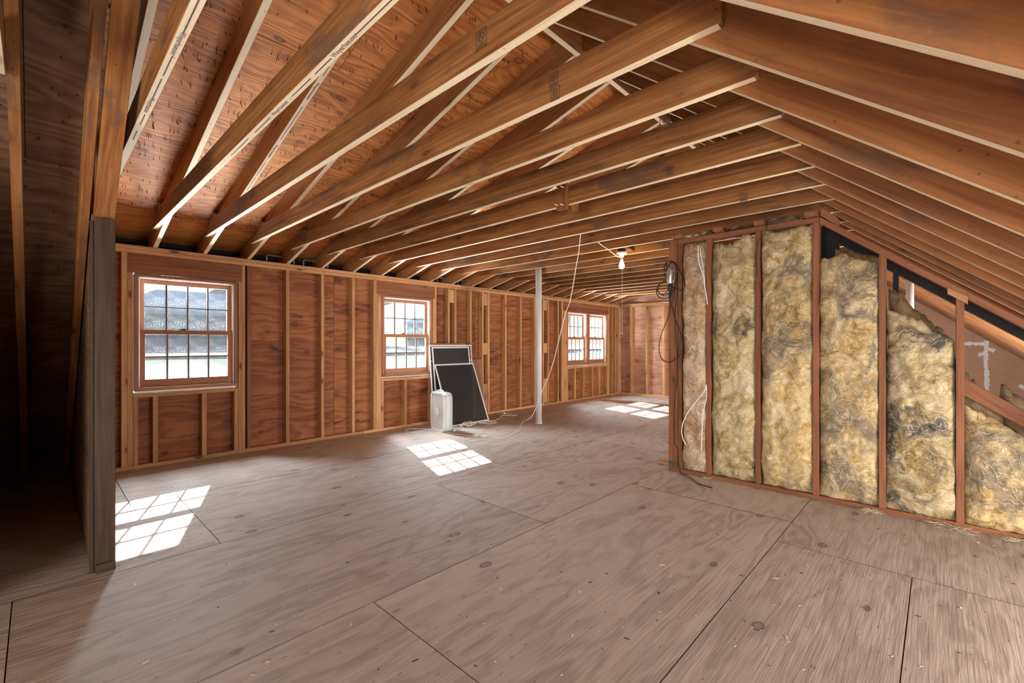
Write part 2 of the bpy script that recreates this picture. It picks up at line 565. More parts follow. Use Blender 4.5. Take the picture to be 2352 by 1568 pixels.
def tube_bm(bm, pts, r, n=8, taper=None, cap=True):
    pts = [Vector(p) for p in pts]
    rings = []
    prev = None
    for i, p in enumerate(pts):
        t = (pts[min(i + 1, len(pts) - 1)] - pts[max(i - 1, 0)])
        if t.length < 1e-9:
            t = Vector((0, 0, 1))
        t.normalize()
        if prev is None:
            a = t.orthogonal().normalized()
        else:
            a = (prev - t * prev.dot(t))
            a = a.normalized() if a.length > 1e-6 else t.orthogonal().normalized()
        prev = a
        b = t.cross(a)
        rr = r * (taper(i / max(1, len(pts) - 1)) if taper else 1.0)
        rings.append([bm.verts.new(p + (a * math.cos(2 * math.pi * k / n) + b * math.sin(2 * math.pi * k / n)) * rr) for k in range(n)])
    for i in range(len(rings) - 1):
        for k in range(n):
            bm.faces.new((rings[i][k], rings[i][(k + 1) % n], rings[i + 1][(k + 1) % n], rings[i + 1][k]))
    if cap:
        bm.faces.new(rings[0][::-1])
        bm.faces.new(rings[-1])


def smooth_path(pts, sub=6):
    """Catmull-Rom through pts"""
    P = [Vector(p) for p in pts]
    out = []
    for i in range(len(P) - 1):
        p0 = P[max(i - 1, 0)]
        p1 = P[i]
        p2 = P[i + 1]
        p3 = P[min(i + 2, len(P) - 1)]
        for k in range(sub):
            t = k / sub
            out.append(0.5 * ((2 * p1) + (p2 - p0) * t + (2 * p0 - 5 * p1 + 4 * p2 - p3) * t * t + (3 * p1 - p0 - 3 * p2 + p3) * t ** 3))
    out.append(P[-1])
    return out


def tube(name, pts, r, mat, parent=None, n=8, sub=6, taper=None):
    bm = bmesh.new()
    tube_bm(bm, smooth_path(pts, sub) if sub else pts, r, n, taper)
    return put(name, mesh_from_bm(name, bm, mat, True), parent)


def lathe_bm(bm, prof, n=20, M=None):
    rings = []
    for r, z in prof:
        rings.append([bm.verts.new((r * math.cos(2 * math.pi * k / n), r * math.sin(2 * math.pi * k / n), z)) for k in range(n)])
    for i in range(len(rings) - 1):
        for k in range(n):
            bm.faces.new((rings[i][k], rings[i][(k + 1) % n], rings[i + 1][(k + 1) % n], rings[i + 1][k]))
    bm.faces.new(rings[0][::-1])
    bm.faces.new(rings[-1])
    bmesh.ops.recalc_face_normals(bm, faces=bm.faces[:])
    if M is not None:
        bmesh.ops.transform(bm, matrix=M, verts=bm.verts[:])


def lathe(name, prof, loc, mat, parent=None, n=20, rot=None):
    bm = bmesh.new()
    lathe_bm(bm, prof, n)
    M = Matrix.Translation(Vector(loc))
    if rot is not None:
        M = M @ rot
    return put(name, mesh_from_bm(name, bm, mat, True), parent, M)


def add_box_bm(bm, lo, hi):
    r = bmesh.ops.create_cube(bm, size=1.0)
    lo = Vector(lo)
    hi = Vector(hi)
    bmesh.ops.scale(bm, vec=hi - lo, verts=r['verts'])
    bmesh.ops.translate(bm, vec=(lo + hi) / 2, verts=r['verts'])


def boxes(name, lst, mat, parent=None, M=None):
    bm = bmesh.new()
    for lo, hi in lst:
        add_box_bm(bm, lo, hi)
    return put(name, mesh_from_bm(name, bm, mat), parent, M)


def text_mesh(body, size):
    cu = bpy.data.curves.new('lettering', 'FONT')
    cu.body = body
    cu.size = size
    cu.extrude = 0.0003
    cu.align_x = 'CENTER'
    cu.align_y = 'CENTER'
    o = bpy.data.objects.new('lettering', cu)
    col.objects.link(o)
    dg = bpy.context.evaluated_depsgraph_get()
    dg.update()
    me = bpy.data.meshes.new_from_object(o.evaluated_get(dg))
    bpy.data.objects.remove(o)
    bpy.data.curves.remove(cu)
    return me


def lettering(body, size, p, u, v, mat, parent, squeeze=1.0):
    me = text_mesh(body, size)
    me.materials.clear()
    me.materials.append(mat)
    M = frame_matrix(p, u, v) @ Matrix.Diagonal((squeeze, 1, 1, 1))
    return put('lettering', me, parent, M)


# pixel <-> place helpers for the layout numbers read off the photograph (all become fixed world points)
TH = YAW
F = 1034.0


def ray(px, py):
    dx = (px - 1176.0) / F
    return (dx * math.cos(TH) - math.sin(TH), dx * math.sin(TH) + math.cos(TH), -(py - 789.0) / F)


def on_z(px, py, z):
    r = ray(px, py)
    t = (z - CAM_H) / r[2]
    return Vector((r[0] * t, r[1] * t, z))


def on_y(px, py, y):
    r = ray(px, py)
    t = y / r[1]
    return Vector((r[0] * t, y, r[2] * t + CAM_H))


def on_x(px, py, x):
    r = ray(px, py)
    t = x / r[0]
    return Vector((x, r[1] * t, r[2] * t + CAM_H))


# ------------------------------------------------------------------ building dimensions
XW = -5.58            # inner face of the window wall framing
XS = -5.669           # inner face of its sheathing
YF = 9.67             # far wall framing face
YF2 = 11.9            # end wall of the right half
YB = -3.6             # gable wall behind the camera
RX = -1.69            # ridge
RZ = 3.115            # rafter undersides meet here
PITCH_L = 0.25
PITCH_R = 0.795
STEP = 0.4125
TIE_Y = 0.740
RAF_Y = 0.778
ZT = 2.275            # tie undersides
YP = 4.13             # insulated partition, front face
XE = 2.25             # right eave
RV = 0.19             # rafter depth measured vertically, shallow roof
RVS = 0.184 / math.cos(math.atan(PITCH_R))


def zl(x):
    return RZ - PITCH_L * (RX - x)


def zr(x):
    return RZ - PITCH_R * (x - RX)


def zs(x):
    return RZ - PITCH_R * (RX - x)


# ------------------------------------------------------------------ FLOOR
floor = struct('floor')
cols_ = [(-5.75, -4.37, 0.5), (-4.37, -3.15, 0.785), (-3.15, -1.915, -0.06), (-1.915, -0.72, 1.10)]
gap = 0.0013


def floor_panel(x0, x1, y0, y1):
    o = box('floor_panel', (x0 + gap, y0 + gap, -0.019), (x1 - gap, y1 - gap, random.uniform(-0.0012, 0.0)), 'y', MAT['floor'], floor, bev=0.0008)
    o.data.materials.append(MAT['dirt'])            # grime in the joints
    for f in o.data.polygons:
        if abs(f.normal.y) < 0.9:
            f.material_index = 1
    return o


for x0, x1, ph in cols_:
    y = ph - 2.44 * math.ceil((ph - YB) / 2.44)
    while y < YF + 0.1:
        a, b = max(y, YB), min(y + 2.43, YF + 0.1)
        if b - a > 0.05:
            floor_panel(x0, x1, a, b)
        y += 2.43
for a, b in ((3.11, 5.54), (5.54, 7.97), (7.97, 10.40), (10.40, YF2 + 0.1)):
    floor_panel(-0.72, 0.5, a, b)
    floor_panel(0.5, 1.72, a, b)
for a, b in ((0.67, 3.11), (-1.77, 0.67), (YB, -1.77)):
    floor_panel(-0.72, -0.1, a, b)
    floor_panel(-0.1, 1.12, a, b)
    floor_panel(1.12, XE, a, b)
box('subfloor', (-5.9, YB, -0.20), (XE + 0.1, YF2 + 0.2, -0.021), 'y', MAT['tar_shade'], floor, bev=0)

# ------------------------------------------------------------------ WINDOW WALL
wl = struct('wall_left', (XW, 4.5, 0))


def wstud(y0, y1, z0=0.038, z1=2.07, name='stud', mat=None):
    return box(name, (XS, y0, z0), (XW, y1, z1), 'z', mat or MAT['stud'], wl)


box('bottom_plate', (XS, 0.285, 0), (XW, 3.0, 0.038), 'y', MAT['stud'], wl)
box('bottom_plate', (XS, 3.002, 0), (XW, 6.8, 0.038), 'y', MAT['stud'], wl)
box('bottom_plate', (XS, 6.802, 0), (XW, YF + 0.09, 0.038), 'y', MAT['stud'], wl)
for a, b in ((0.285, 2.445), (2.447, 6.1), (6.102, YF + 0.09)):
    box('top_plate', (XS, a, 2.0715), (XW, b, 2.108), 'y', MAT['stud'], wl)
for a, b in ((0.285, 4.7), (4.702, YF + 0.09)):
    box('top_plate', (XS, a, 2.1095), (XW + 0.003, b, 2.146), 'y', MAT['stud'], wl)

# window bays: king studs, jacks, header, rough sill, cripples
# bay = (king left, jack left, rough opening y0, y1, jack right, king right)
HZ0, HZ1 = 1.885, 2.07
SZ0, SZ1 = 0.686, 0.721


def bay(kl, ro0, ro1, kr, cripples, split=1.975):
    wstud(kl[0], kl[1])
    wstud(kl[1] + 0.001, ro0 - 0.002, z1=HZ0 - 0.001)            # jack
    wstud(ro1 + 0.002, kr[0] - 0.001, z1=HZ0 - 0.001)
    wstud(kr[0], kr[1])
    box('header', (XS, kl[1] + 0.001, HZ0), (XW - 0.001, kr[0] - 0.001, split - 0.001), 'y', MAT['red_stud'], wl)
    box('header', (XS, kl[1] + 0.001, split), (XW - 0.004, kr[0] - 0.001, HZ1), 'y', MAT['red_stud'], wl)
    box('rough_sill', (XS, ro0, SZ0), (XW, ro1, SZ1), 'y', MAT['stud'], wl)
    wstud(ro0, ro0 + 0.036, z1=SZ0, name='cripple_stud')
    wstud(ro1 - 0.04, ro1, z1=SZ0, name='cripple_stud')
    for c in cripples:
        wstud(c - 0.02, c + 0.02, z1=SZ0, name='cripple_stud')


bay((0.546, 0.588), 0.632, 1.522, (1.556, 1.588), (0.80, 1.205))
bay((3.150, 3.195), 3.268, 4.145, (4.178, 4.208), (3.66,))
bay((7.36, 7.405), 7.545, 9.12, (9.165, 9.20), (7.83, 8.15, 8.50, 8.78))
wstud(1.608, 1.646, mat=MAT['red_stud'])
wstud(7.230, 7.268)
for a in (2.019, 2.435, 2.843):
    wstud(a, a + 0.038)
for a in (4.43, 4.565, 4.89, 5.155, 5.294, 5.71, 6.11, 6.51, 6.757, 6.910):
    wstud(a, a + 0.038)
for a, b in ((4.469, 4.564), (5.194, 5.293), (6.796, 6.909)):
    for z0, z1 in ((1.853, 2.06), (1.02, 1.215), (0.05, 0.525)):
        if a < 4.5 and z0 < 1.8:
            continue
        box('spacer_block', (XS + 0.01, a + 0.0005, z0), (XW - 0.012, b - 0.0005, z1), 'z', MAT['stud'], wl)
for a in (9.32, 9.47, 9.56):
    wstud(a, a + 0.038)
box('corner_post', (XS, 9.60, 0.038), (XW + 0.03, 9.668, 2.07), 'z', MAT['stud'], wl)


# sheathing panels, each cut round the openings: bottom course, middle, top
def sheath(y0, y1, z0, z1, mat=None):
    return box('sheathing_panel', (XS - 0.013, y0 + 0.0015, z0 + 0.0015), (XS, y1 - 0.0015, z1 - 0.0015), 'y', mat or MAT['sheath'], wl, bev=0.001)


for a, b in ((0.26, 0.632), (1.522, 2.64), (2.64, 3.268), (4.145, 5.08), (5.08, 7.545), (9.12, YF + 0.1)):
    sheath(a, b, 1.235, 2.14)
    sheath(a, b, 0.607, 1.235)
    sheath(a, b, 0.0, 0.607)
for a, b in ((0.632, 1.522), (3.268, 4.145), (7.545, 9.12)):
    sheath(a, b, HZ0, 2.14)
    sheath(a, b, 0.0, SZ1)
for y0, y1, z0, z1 in ((0.2, YF + 0.12, -0.2, 0.72), (0.2, YF + 0.12, 1.90, 2.10), (0.2, 0.62, 0.72, 1.90), (1.53, 3.26, 0.72, 1.90), (4.15, 7.54, 0.72, 1.90), (9.13, YF + 0.12, 0.72, 1.90)):
    box('outer_siding', (XS - 0.06, y0, z0), (XS - 0.015, y1, z1), 'y', MAT['siding_out'], wl, bev=0)
# the eave wall above the plate, between rafter feet: dark frieze and vent chutes
box('eave_board', (-5.90, 0.2, 2.12), (-5.875, YF + 0.1, 2.36), 'y', MAT['tar_shade'], wl)
box('soffit_board', (-5.90, 0.2, 2.10), (XS - 0.015, YF + 0.1, 2.118), 'y', MAT['tar_shade'], wl)
for y in (1.82, 2.24, 4.29, 4.71):
    boxes('vent_baffle', [((-5.72, y + 0.02, 2.15), (-5.70, y + 0.34, 2.165)), ((-5.72, y + 0.02, 2.15), (-5.70, y + 0.035, 2.25)), ((-5.72, y + 0.325, 2.15), (-5.70, y + 0.34, 2.25)), ((-5.72, y + 0.02, 2.235), (-5.70, y + 0.34, 2.25))], MAT['cap_brown'], wl)


# ------------------------------------------------------------------ WINDOWS
def window(name, y0, y1, left_sill=True):
    """double-hung wood window, eight lites in each sash; y0..y1 outer frame"""
    z0, z1 = 0.78, 1.88
    w = struct(name, (XW - 0.07, (y0 + y1) / 2, z0))
    xi, xo = -5.592, -5.735
    fr = 0.028
    box('jamb', (xo, y0, z0), (xi, y0 + fr, z1), 'z', MAT['win_wood'], w)
    box('jamb', (xo, y1 - fr, z0), (xi, y1, z1), 'z', MAT['win_wood'], w)
    box('head_jamb', (xo, y0 + fr, z1 - fr), (xi, y1 - fr, z1), 'y', MAT['win_wood'], w)
    box('sill', (xo - 0.04, y0 + 0.002, z0 - 0.037), (xi + 0.006, y1 - 0.004, z0 - 0.001), 'y', MAT['win_wood'], w)
    box('sill_weather_strip', (xi - 0.002, y0 + 0.004, z0 - 0.047), (xi + 0.007, y1 - 0.006, z0 - 0.040), 'y', MAT['white_metal'], w, bev=0)
    # white jamb liners and the head strip
    lin = 0.012
    for a in (y0 + fr + 0.0005, y1 - fr - lin - 0.0005):
        box('jamb_liner', (-5.722, a, z0 + 0.001), (-5.615, a + lin, z1 - fr - 0.001), 'z', MAT['vinyl'], w)
    box('head_strip', (-5.725, y0 + fr + lin, z1 - fr - 0.009), (-5.612, y1 - fr - lin, z1 - fr - 0.0005), 'y', MAT['vinyl'], w)
    ys0, ys1 = y0 + fr + lin + 0.001, y1 - fr - lin - 0.001

    def sash(nm, xa, xb, za, zb, st, rb, rt):
        s = put(nm, mesh_from_bm(nm, bmesh.new(), []), w, Matrix.Translation(((xa + xb) / 2, (y0 + y1) / 2, za)))
        box('stile', (xa, ys0, za), (xb, ys0 + st, zb), 'z', MAT['win_wood'], s)
        box('stile', (xa, ys1 - st, za), (xb, ys1, zb), 'z', MAT['win_wood'], s)
        box('rail', (xa, ys0 + st, za), (xb, ys1 - st, za + rb), 'y', MAT['win_wood'], s)
        box('rail', (xa, ys0 + st, zb - rt), (xb, ys1 - st, zb), 'y', MAT['win_wood'], s)
        gy0, gy1, gz0, gz1 = ys0 + st, ys1 - st, za + rb, zb - rt
        xm = (xa + xb) / 2
        pw = (gy1 - gy0) / 4
        ph = (gz1 - gz0) / 2
        for i in range(4):
            for j in range(2):
                box('pane', (xm - 0.002, gy0 + i * pw, gz0 + j * ph), (xm + 0.002, gy0 + (i + 1) * pw, gz0 + (j + 1) * ph), 'y', MAT['glass'], s, bev=0)
        for i in (1, 2, 3):
            box('muntin', (xm - 0.011, gy0 + i * pw - 0.0065, gz0), (xm + 0.011, gy0 + i * pw + 0.0065, gz1), 'z', MAT['grille'], s, bev=0.001)
        box('muntin', (xm - 0.0095, gy0, gz0 + ph - 0.0055), (xm + 0.0095, gy1, gz0 + ph + 0.0055), 'y', MAT['grille'], s, bev=0.001)
        return s
    sash('upper_sash', -5.712, -5.678, 1.30, z1 - fr - 0.010, 0.040, 0.042, 0.045)
    sash('lower_sash', -5.674, -5.638, z0 + 0.001, 1.342, 0.042, 0.072, 0.045)
    ym = y0 + (y1 - y0) * 0.44
    k = boxes('sash_lock', [((-5.668, ym - 0.03, 1.3425), (-5.645, ym + 0.03, 1.350)), ((-5.662, ym - 0.005, 1.35), (-5.650, ym + 0.04, 1.358))], MAT['black'], w)
    return w


window('window_1', 0.645, 1.518)
window('window_2', 3.293, 4.138)
window('window_3', 7.575, 8.312)
window('window_4', 8.368, 9.105)
box('mullion', (XS, 8.314, 0.74), (XW - 0.02, 8.366, HZ0), 'z', MAT['win_wood'], wl)

# ------------------------------------------------------------------ FAR WALL
wf = struct('wall_far', (-2, YF, 0))


def fstud(x0, z1=2.07, name='stud', w=0.038):
    return box(name, (x0, YF, 0.038), (x0 + w, YF + 0.089, z1), 'z', MAT['stud'], wf)


box('bottom_plate', (XW, YF, 0), (-1.7, YF + 0.089, 0.038), 'x', MAT['stud'], wf)
box('top_plate', (XW + 0.02, YF, 2.07), (-1.7, YF + 0.089, 2.108), 'x', MAT['stud'], wf)
box('top_plate', (XW + 0.02, YF - 0.003, 2.1095), (-1.7, YF + 0.089, 2.146), 'x', MAT['stud'], wf)
for x in (-5.31, -4.905, -4.50, -4.09, -3.69, -3.28, -2.87, -2.46, -2.06):
    fstud(x)
for x0, x1 in ((XS, -4.42), (-4.42, -3.2), (-3.2, -1.98)):
    for z0, z1 in ((0.0, 0.607), (0.607, 1.235), (1.235, 2.15)):
        box('sheathing_panel', (x0 + 0.001, YF + 0.0895, z0 + 0.0015), (x1 - 0.001, YF + 0.102, z1 - 0.0015), 'x', MAT['pale_sheath'], wf, bev=0.001)
xz_prism('gable_panel', [(XS, 2.152), (RX, 2.152), (RX, RZ + 0.22), (XS, zl(XS) + 0.19)], YF + 0.09, 0.012, MAT['pale_sheath'], wf, (XS, 2.15), 0.0)
xz_prism('gable_panel', [(RX - 0.1, 0.0), (XE + 0.05, 0.0), (XE + 0.05, zr(XE) + 0.22), (RX, RZ + 0.22), (RX - 0.1, RZ + 0.2)], YF2 + 0.105, 0.012, MAT['pale_sheath'], wf, (RX, 2.15), 0.0)
xz_prism('gable_siding', [(RX - 0.2, -0.2), (XE + 0.1, -0.2), (XE + 0.1, zr(XE) + 0.3), (RX, RZ + 0.26), (RX - 0.2, RZ + 0.2)], YF2 + 0.13, 0.03, MAT['siding_out'], wf, (RX, 2.15), 0.0, bev=0)
xz_prism('gable_siding', [(XS - 0.1, -0.2), (RX, -0.2), (RX, RZ + 0.26), (XS - 0.1, zl(XS) + 0.25)], YF + 0.13, 0.03, MAT['siding_out'], wf, (RX, 2.15), 0.0, bev=0)
box('return_panel', (RX - 0.04, YF, 0.0), (RX - 0.025, YF2 + 0.1, RZ + 0.22), 'y', MAT['pale_sheath'], wf, bev=0)
# right half: boarded with wallboard
yw = YF2 + 0.047
xt = on_y(2266, 800, yw).x
zt_ = on_y(2240, 790, yw).z
for x0, x1 in ((xt - 2.44, xt - 1.22), (xt - 1.22, xt), (xt, xt + 1.22)):
    za, zb = zr(x0) + 0.12, zr(x1) + 0.12
    if zb > zt_:
        box('wallboard', (x0 + 0.0015, YF2 + 0.05, 0.0), (x1 - 0.0015, YF2 + 0.062, zt_ - 0.0015), 'x', MAT['drywall'], wf, bev=0.001)
        xz_prism('wallboard', [(x0 + 0.0015, zt_ + 0.0015), (x1 - 0.0015, zt_ + 0.0015), (x1 - 0.0015, zb), (x0 + 0.0015, za)], YF2 + 0.05, 0.012, MAT['drywall'], wf, (x0, zt_), 0.0, bev=0.001)
    else:
        xz_prism('wallboard', [(x0 + 0.0015, 0.0), (x1 - 0.0015, 0.0), (x1 - 0.0015, max(zb, 0.05)), (x0 + 0.0015, za)], YF2 + 0.05, 0.012, MAT['drywall'], wf, (x0, 0.0), 0.0, bev=0.001)


def mud(pts, seed):
    """a ragged smear of joint compound on the wallboard, a few millimetres proud"""
    rnd = random.Random(seed)
    bm = bmesh.new()
    P = smooth_path(pts, 10)
    vs = []
    for i, p in enumerate(P):
        t = (P[min(i + 1, len(P) - 1)] - P[max(0, i - 1)]).normalized()
        nrm = Vector((-t.z, 0, t.x))
        a = 0.030 + rnd.uniform(-0.012, 0.012)
        b = 0.030 + rnd.uniform(-0.012, 0.012)
        vs.append((bm.verts.new(p + nrm * a), bm.verts.new(p + Vector((0, -0.004, 0))), bm.verts.new(p - nrm * b)))
    for i in range(len(vs) - 1):
        bm.faces.new((vs[i][0], vs[i + 1][0], vs[i + 1][1], vs[i][1]))
        bm.faces.new((vs[i][1], vs[i + 1][1], vs[i + 1][2], vs[i][2]))
    return put('joint_compound', mesh_from_bm('joint_compound', bm, MAT['mud']), wf)


mud([on_y(2266, 782, yw), on_y(2264, 820, yw), on_y(2266, 860, yw), on_y(2267, 900, yw), on_y(2267, 960, yw)], 1)
mud([on_y(2205, 790, yw), on_y(2235, 789, yw), on_y(2262, 790, yw)], 2)
mud([on_y(2268, 800, yw), on_y(2285, 806, yw)], 3)
mud([on_y(2340, 885, yw), on_y(2352, 890, yw), on_y(2370, 895, yw)], 4)
mud([on_y(2247, 815, yw), on_y(2262, 812, yw)], 5)

# ------------------------------------------------------------------ CHEEK WALL at the near end of the dormer, with its corner post
wc = struct('wall_cheek', (-4.4, 0.24, 0))
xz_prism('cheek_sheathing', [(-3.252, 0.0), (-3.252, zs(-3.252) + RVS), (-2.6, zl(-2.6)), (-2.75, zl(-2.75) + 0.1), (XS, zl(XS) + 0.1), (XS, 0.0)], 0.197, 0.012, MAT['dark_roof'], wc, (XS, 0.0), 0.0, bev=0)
for x in (-3.75, -4.15, -4.55, -4.95, -5.35):
    box('stud', (x, 0.21, 0), (x + 0.038, 0.283, zl(x) - 0.01), 'z', MAT['stud'], wc)
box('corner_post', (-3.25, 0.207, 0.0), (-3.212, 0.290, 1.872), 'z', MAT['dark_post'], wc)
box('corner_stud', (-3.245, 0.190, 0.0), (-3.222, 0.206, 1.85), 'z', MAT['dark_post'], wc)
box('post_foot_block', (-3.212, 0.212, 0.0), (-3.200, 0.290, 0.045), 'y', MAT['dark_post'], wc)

xz_prism('bay_shade_panel', [(-2.95, 0.0), (-2.95, zs(-2.95) + RVS), (-5.6, zs(-5.6) + RVS), (-5.6, 0.0)], -0.44, 0.012, MAT['dark_roof'], wc, (-5.6, 0.0), 0.0, bev=0)  # unseen panel added to keep the fill light out of the left bay

# ------------------------------------------------------------------ ROOF FRAME (ceiling)
ce = struct('ceiling', (RX, 3.0, 2.2))
EDGE = MAT['lit_edge']
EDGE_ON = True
aL = math.atan(PITCH_L)
aR = math.atan(PITCH_R)


def shared(fn):
    """first call builds the board, later calls copy it along y"""
    first = {}

    def place(y, name):
        if 'o' not in first:
            first['o'] = fn(y)
            first['y'] = y
            return first['o']
        o = first['o'].copy()
        o.name = name
        M = Matrix.Translation((0, y - first['y'], 0)) @ WM[first['o'].name]
        o.parent = ce
        o.matrix_parent_inverse = Matrix.Identity(4)
        o.matrix_basis = WM[ce.name].inverted() @ M
        WM[o.name] = M
        col.objects.link(o)
        return o
    return place


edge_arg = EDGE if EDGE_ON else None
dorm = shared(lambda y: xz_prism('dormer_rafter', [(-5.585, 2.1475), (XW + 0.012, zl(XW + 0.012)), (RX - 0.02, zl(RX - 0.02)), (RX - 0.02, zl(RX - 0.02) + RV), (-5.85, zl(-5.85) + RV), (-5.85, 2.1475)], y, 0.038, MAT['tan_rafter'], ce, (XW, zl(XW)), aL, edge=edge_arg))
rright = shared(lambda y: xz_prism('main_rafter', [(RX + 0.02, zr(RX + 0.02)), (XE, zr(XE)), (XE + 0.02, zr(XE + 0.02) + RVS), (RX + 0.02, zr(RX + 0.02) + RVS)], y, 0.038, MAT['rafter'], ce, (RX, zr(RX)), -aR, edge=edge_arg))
rleft = shared(lambda y: xz_prism('main_rafter', [(-5.60, zs(-5.60)), (RX - 0.02, zs(RX - 0.02)), (RX - 0.02, zs(RX - 0.02) + RVS), (-5.62, zs(-5.62) + RVS)], y, 0.038, MAT['joist'], ce, (RX, zs(RX)), aR))
TB = ZT + 0.14
xtl = -5.24
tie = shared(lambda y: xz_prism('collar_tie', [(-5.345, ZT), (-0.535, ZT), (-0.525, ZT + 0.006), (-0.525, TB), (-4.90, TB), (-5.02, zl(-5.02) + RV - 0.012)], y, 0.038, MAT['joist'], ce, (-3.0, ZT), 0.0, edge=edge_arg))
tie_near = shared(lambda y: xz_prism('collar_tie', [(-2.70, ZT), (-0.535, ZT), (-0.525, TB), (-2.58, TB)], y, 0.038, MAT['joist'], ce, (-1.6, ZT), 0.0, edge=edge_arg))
ties = {}
rafs = {}
KMAX = 21
for k in range(-1, KMAX + 1):
    ties[k] = tie(TIE_Y + STEP * k, 'collar_tie')
    rafs[k] = dorm(RAF_Y + STEP * k, 'dormer_rafter')
for k in range(-9, KMAX + 6):
    rright(RAF_Y + STEP * k, 'main_rafter')
rleft(0.153, 'main_rafter')
yk = -0.085
while yk > YB:
    rleft(yk, 'main_rafter')
    tie_near(yk - 0.038, 'collar_tie')
    yk -= STEP
# board nailed flat under the trimmer rafter above the corner post
flat = xz_prism('trimmer_board', [(-3.262, zs(-3.262) + 0.004), (RX - 0.05, zs(RX - 0.05) - 0.005), (RX - 0.05, zs(RX - 0.05) + 0.04), (-3.295, zs(-3.295) + 0.038)], 0.204, 0.086, MAT['joist'], ce, (-3.2, zs(-3.2)), aR)
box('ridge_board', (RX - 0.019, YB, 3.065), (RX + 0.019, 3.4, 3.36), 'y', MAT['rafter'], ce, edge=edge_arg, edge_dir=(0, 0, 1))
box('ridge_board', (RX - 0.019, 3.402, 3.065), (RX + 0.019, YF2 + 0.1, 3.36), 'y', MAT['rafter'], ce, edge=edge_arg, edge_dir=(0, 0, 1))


# roof sheathing panels lie on the rafters; grain along y
def roof_panel(xa, xb, y0, y1, zf, dv, mat):
    za, zb = zf(xa) + dv + 0.001, zf(xb) + dv + 0.001
    u = Vector((0, 1, 0))
    v = Vector((xb - xa, 0, zb - za))
    ln = v.length
    v = v / ln
    M = frame_matrix((xa, y0, za), u, v)
    w = u.cross(v)
    th = 0.013
    if w.z < 0:
        M = M @ Matrix.Translation((0, 0, -th))
    pts = [(0.0012, 0.0012), (y1 - y0 - 0.0012, 0.0012), (y1 - y0 - 0.0012, ln - 0.0012), (0.0012, ln - 0.0012)]
    return put('roof_panel', prism_mesh('roof_panel', pts, th, mat, 0.001), ce, M)


def courses(xs, zf, dv, mat, y_start, y_end):
    for i in range(len(xs) - 1):
        y = y_start - (1.22 if i % 2 else 0.0)
        while y < y_end:
            a, b = max(y, y_start), min(y + 2.44, y_end)
            if b - a > 0.03:
                roof_panel(xs[i], xs[i + 1], a, b, zf, dv, mat)
            y += 2.44


courses([-6.0, -5.325, -4.10, -2.88, RX - 0.02], zl, RV, MAT['roof'], 0.15, YF + 0.2)
courses([RX + 0.02, -0.75, 0.20, 1.15, XE + 0.15], zr, RVS, MAT['roof'], YB - 0.1, YF2 + 0.2)
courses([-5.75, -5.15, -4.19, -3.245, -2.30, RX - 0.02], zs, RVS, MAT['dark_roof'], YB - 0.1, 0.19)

# felt over the panels keeps the weather out
for xa, xb, y0, y1, zf, dv in ((-6.05, RX, 0.14, YF + 0.25, zl, RV), (RX, XE + 0.2, YB - 0.15, YF2 + 0.25, zr, RVS), (-5.8, RX, YB - 0.15, 0.2, zs, RVS)):
    d = dv + 0.018
    xz_prism('roofing_felt', [(xa, zf(xa) + d), (xb, zf(xb) + d), (xb, zf(xb) + d + 0.012), (xa, zf(xa) + d + 0.012)], y0, y1 - y0, MAT['tar_shade'], ce, (RX, RZ + d), 0.0, bev=0)
box('eave_board', (-5.74, YB, -0.19), (-5.70, 0.2, 0.17), 'y', MAT['dark_roof'], ce)
box('eave_board', (XE - 0.05, YB, -0.19), (XE - 0.01, YF2 + 0.1, 0.3), 'y', MAT['dark_roof'], ce)

# nails that missed the rafters, sticking down through the sheathing
rn = random.Random(3)


def spikes(name, n, fx, fy, zf, dv, slope, lmin=0.018, lmax=0.034):
    bm = bmesh.new()
    nrm = Vector((slope, 0, -1)).normalized()
    for i in range(n):
        x = fx()
        y = fy()
        p = Vector((x, y, zf(x) + dv))
        d = (nrm + Vector((rn.uniform(-.35, .35), rn.uniform(-.35, .35), 0))).normalized()
        L = rn.uniform(lmin, lmax)
        tube_bm(bm, [p, p + d * L * 0.85, p + d * L], 0.0021, 4, lambda t: 1.0 if t < 0.9 else 0.15)
    o = put(name, mesh_from_bm(name, bm, MAT['nail']), ce)
    o['kind'] = 'stuff'
    return o


rows = [-5.25 + 0.127 * i for i in range(26)]
spikes('roofing_nail_points', 1500, lambda: rn.choice(rows) + rn.uniform(-.02, .02), lambda: 0.25 + 3.6 * rn.random() ** 1.2, zl, RV, 0.25)
rows2 = [-4.9 + 0.11 * i for i in range(27)]
spikes('roofing_nail_points', 150, lambda: rn.choice(rows2) + rn.uniform(-.02, .02), lambda: rn.uniform(-0.45, 0.15), zs, RVS, 0.79)

# printed lettering and grade stamps on the lumber
INK = MAT['ink']


def line_mark(p, u, v, L, w, parent, mat=None):
    M = frame_matrix(p, u, v)
    return boxes('printed_line', [((-L / 2, -w / 2, 0), (L / 2, w / 2, 0.0006))], mat or INK, parent, M)


yt = TIE_Y + 0.019
LE = ZT - 0.0004
# underside of tie 0: seen from below, reading from the left end towards the right
u0 = Vector((1, 0, 0))
v0 = Vector((0, -1, 0))
for px, py in ((764, 92), (619, 240)):
    p = on_z(px, py, ZT)
    lettering('Weyerhaeuser', 0.026, (p.x, yt, LE), u0, v0, INK, ties[0], 1.15)
for (ax, ay), (bx, by) in (((880, -20), (792, 66)), ((733, 120), (695, 158)), ((686, 168), (644, 212)), ((594, 262), (560, 296)), ((545, 310), (505, 350))):
    a, b = on_z(ax, ay, ZT), on_z(bx, by, ZT)
    line_mark(((a.x + b.x) / 2, yt, LE), u0, v0, abs(b.x - a.x), 0.0035, ties[0])
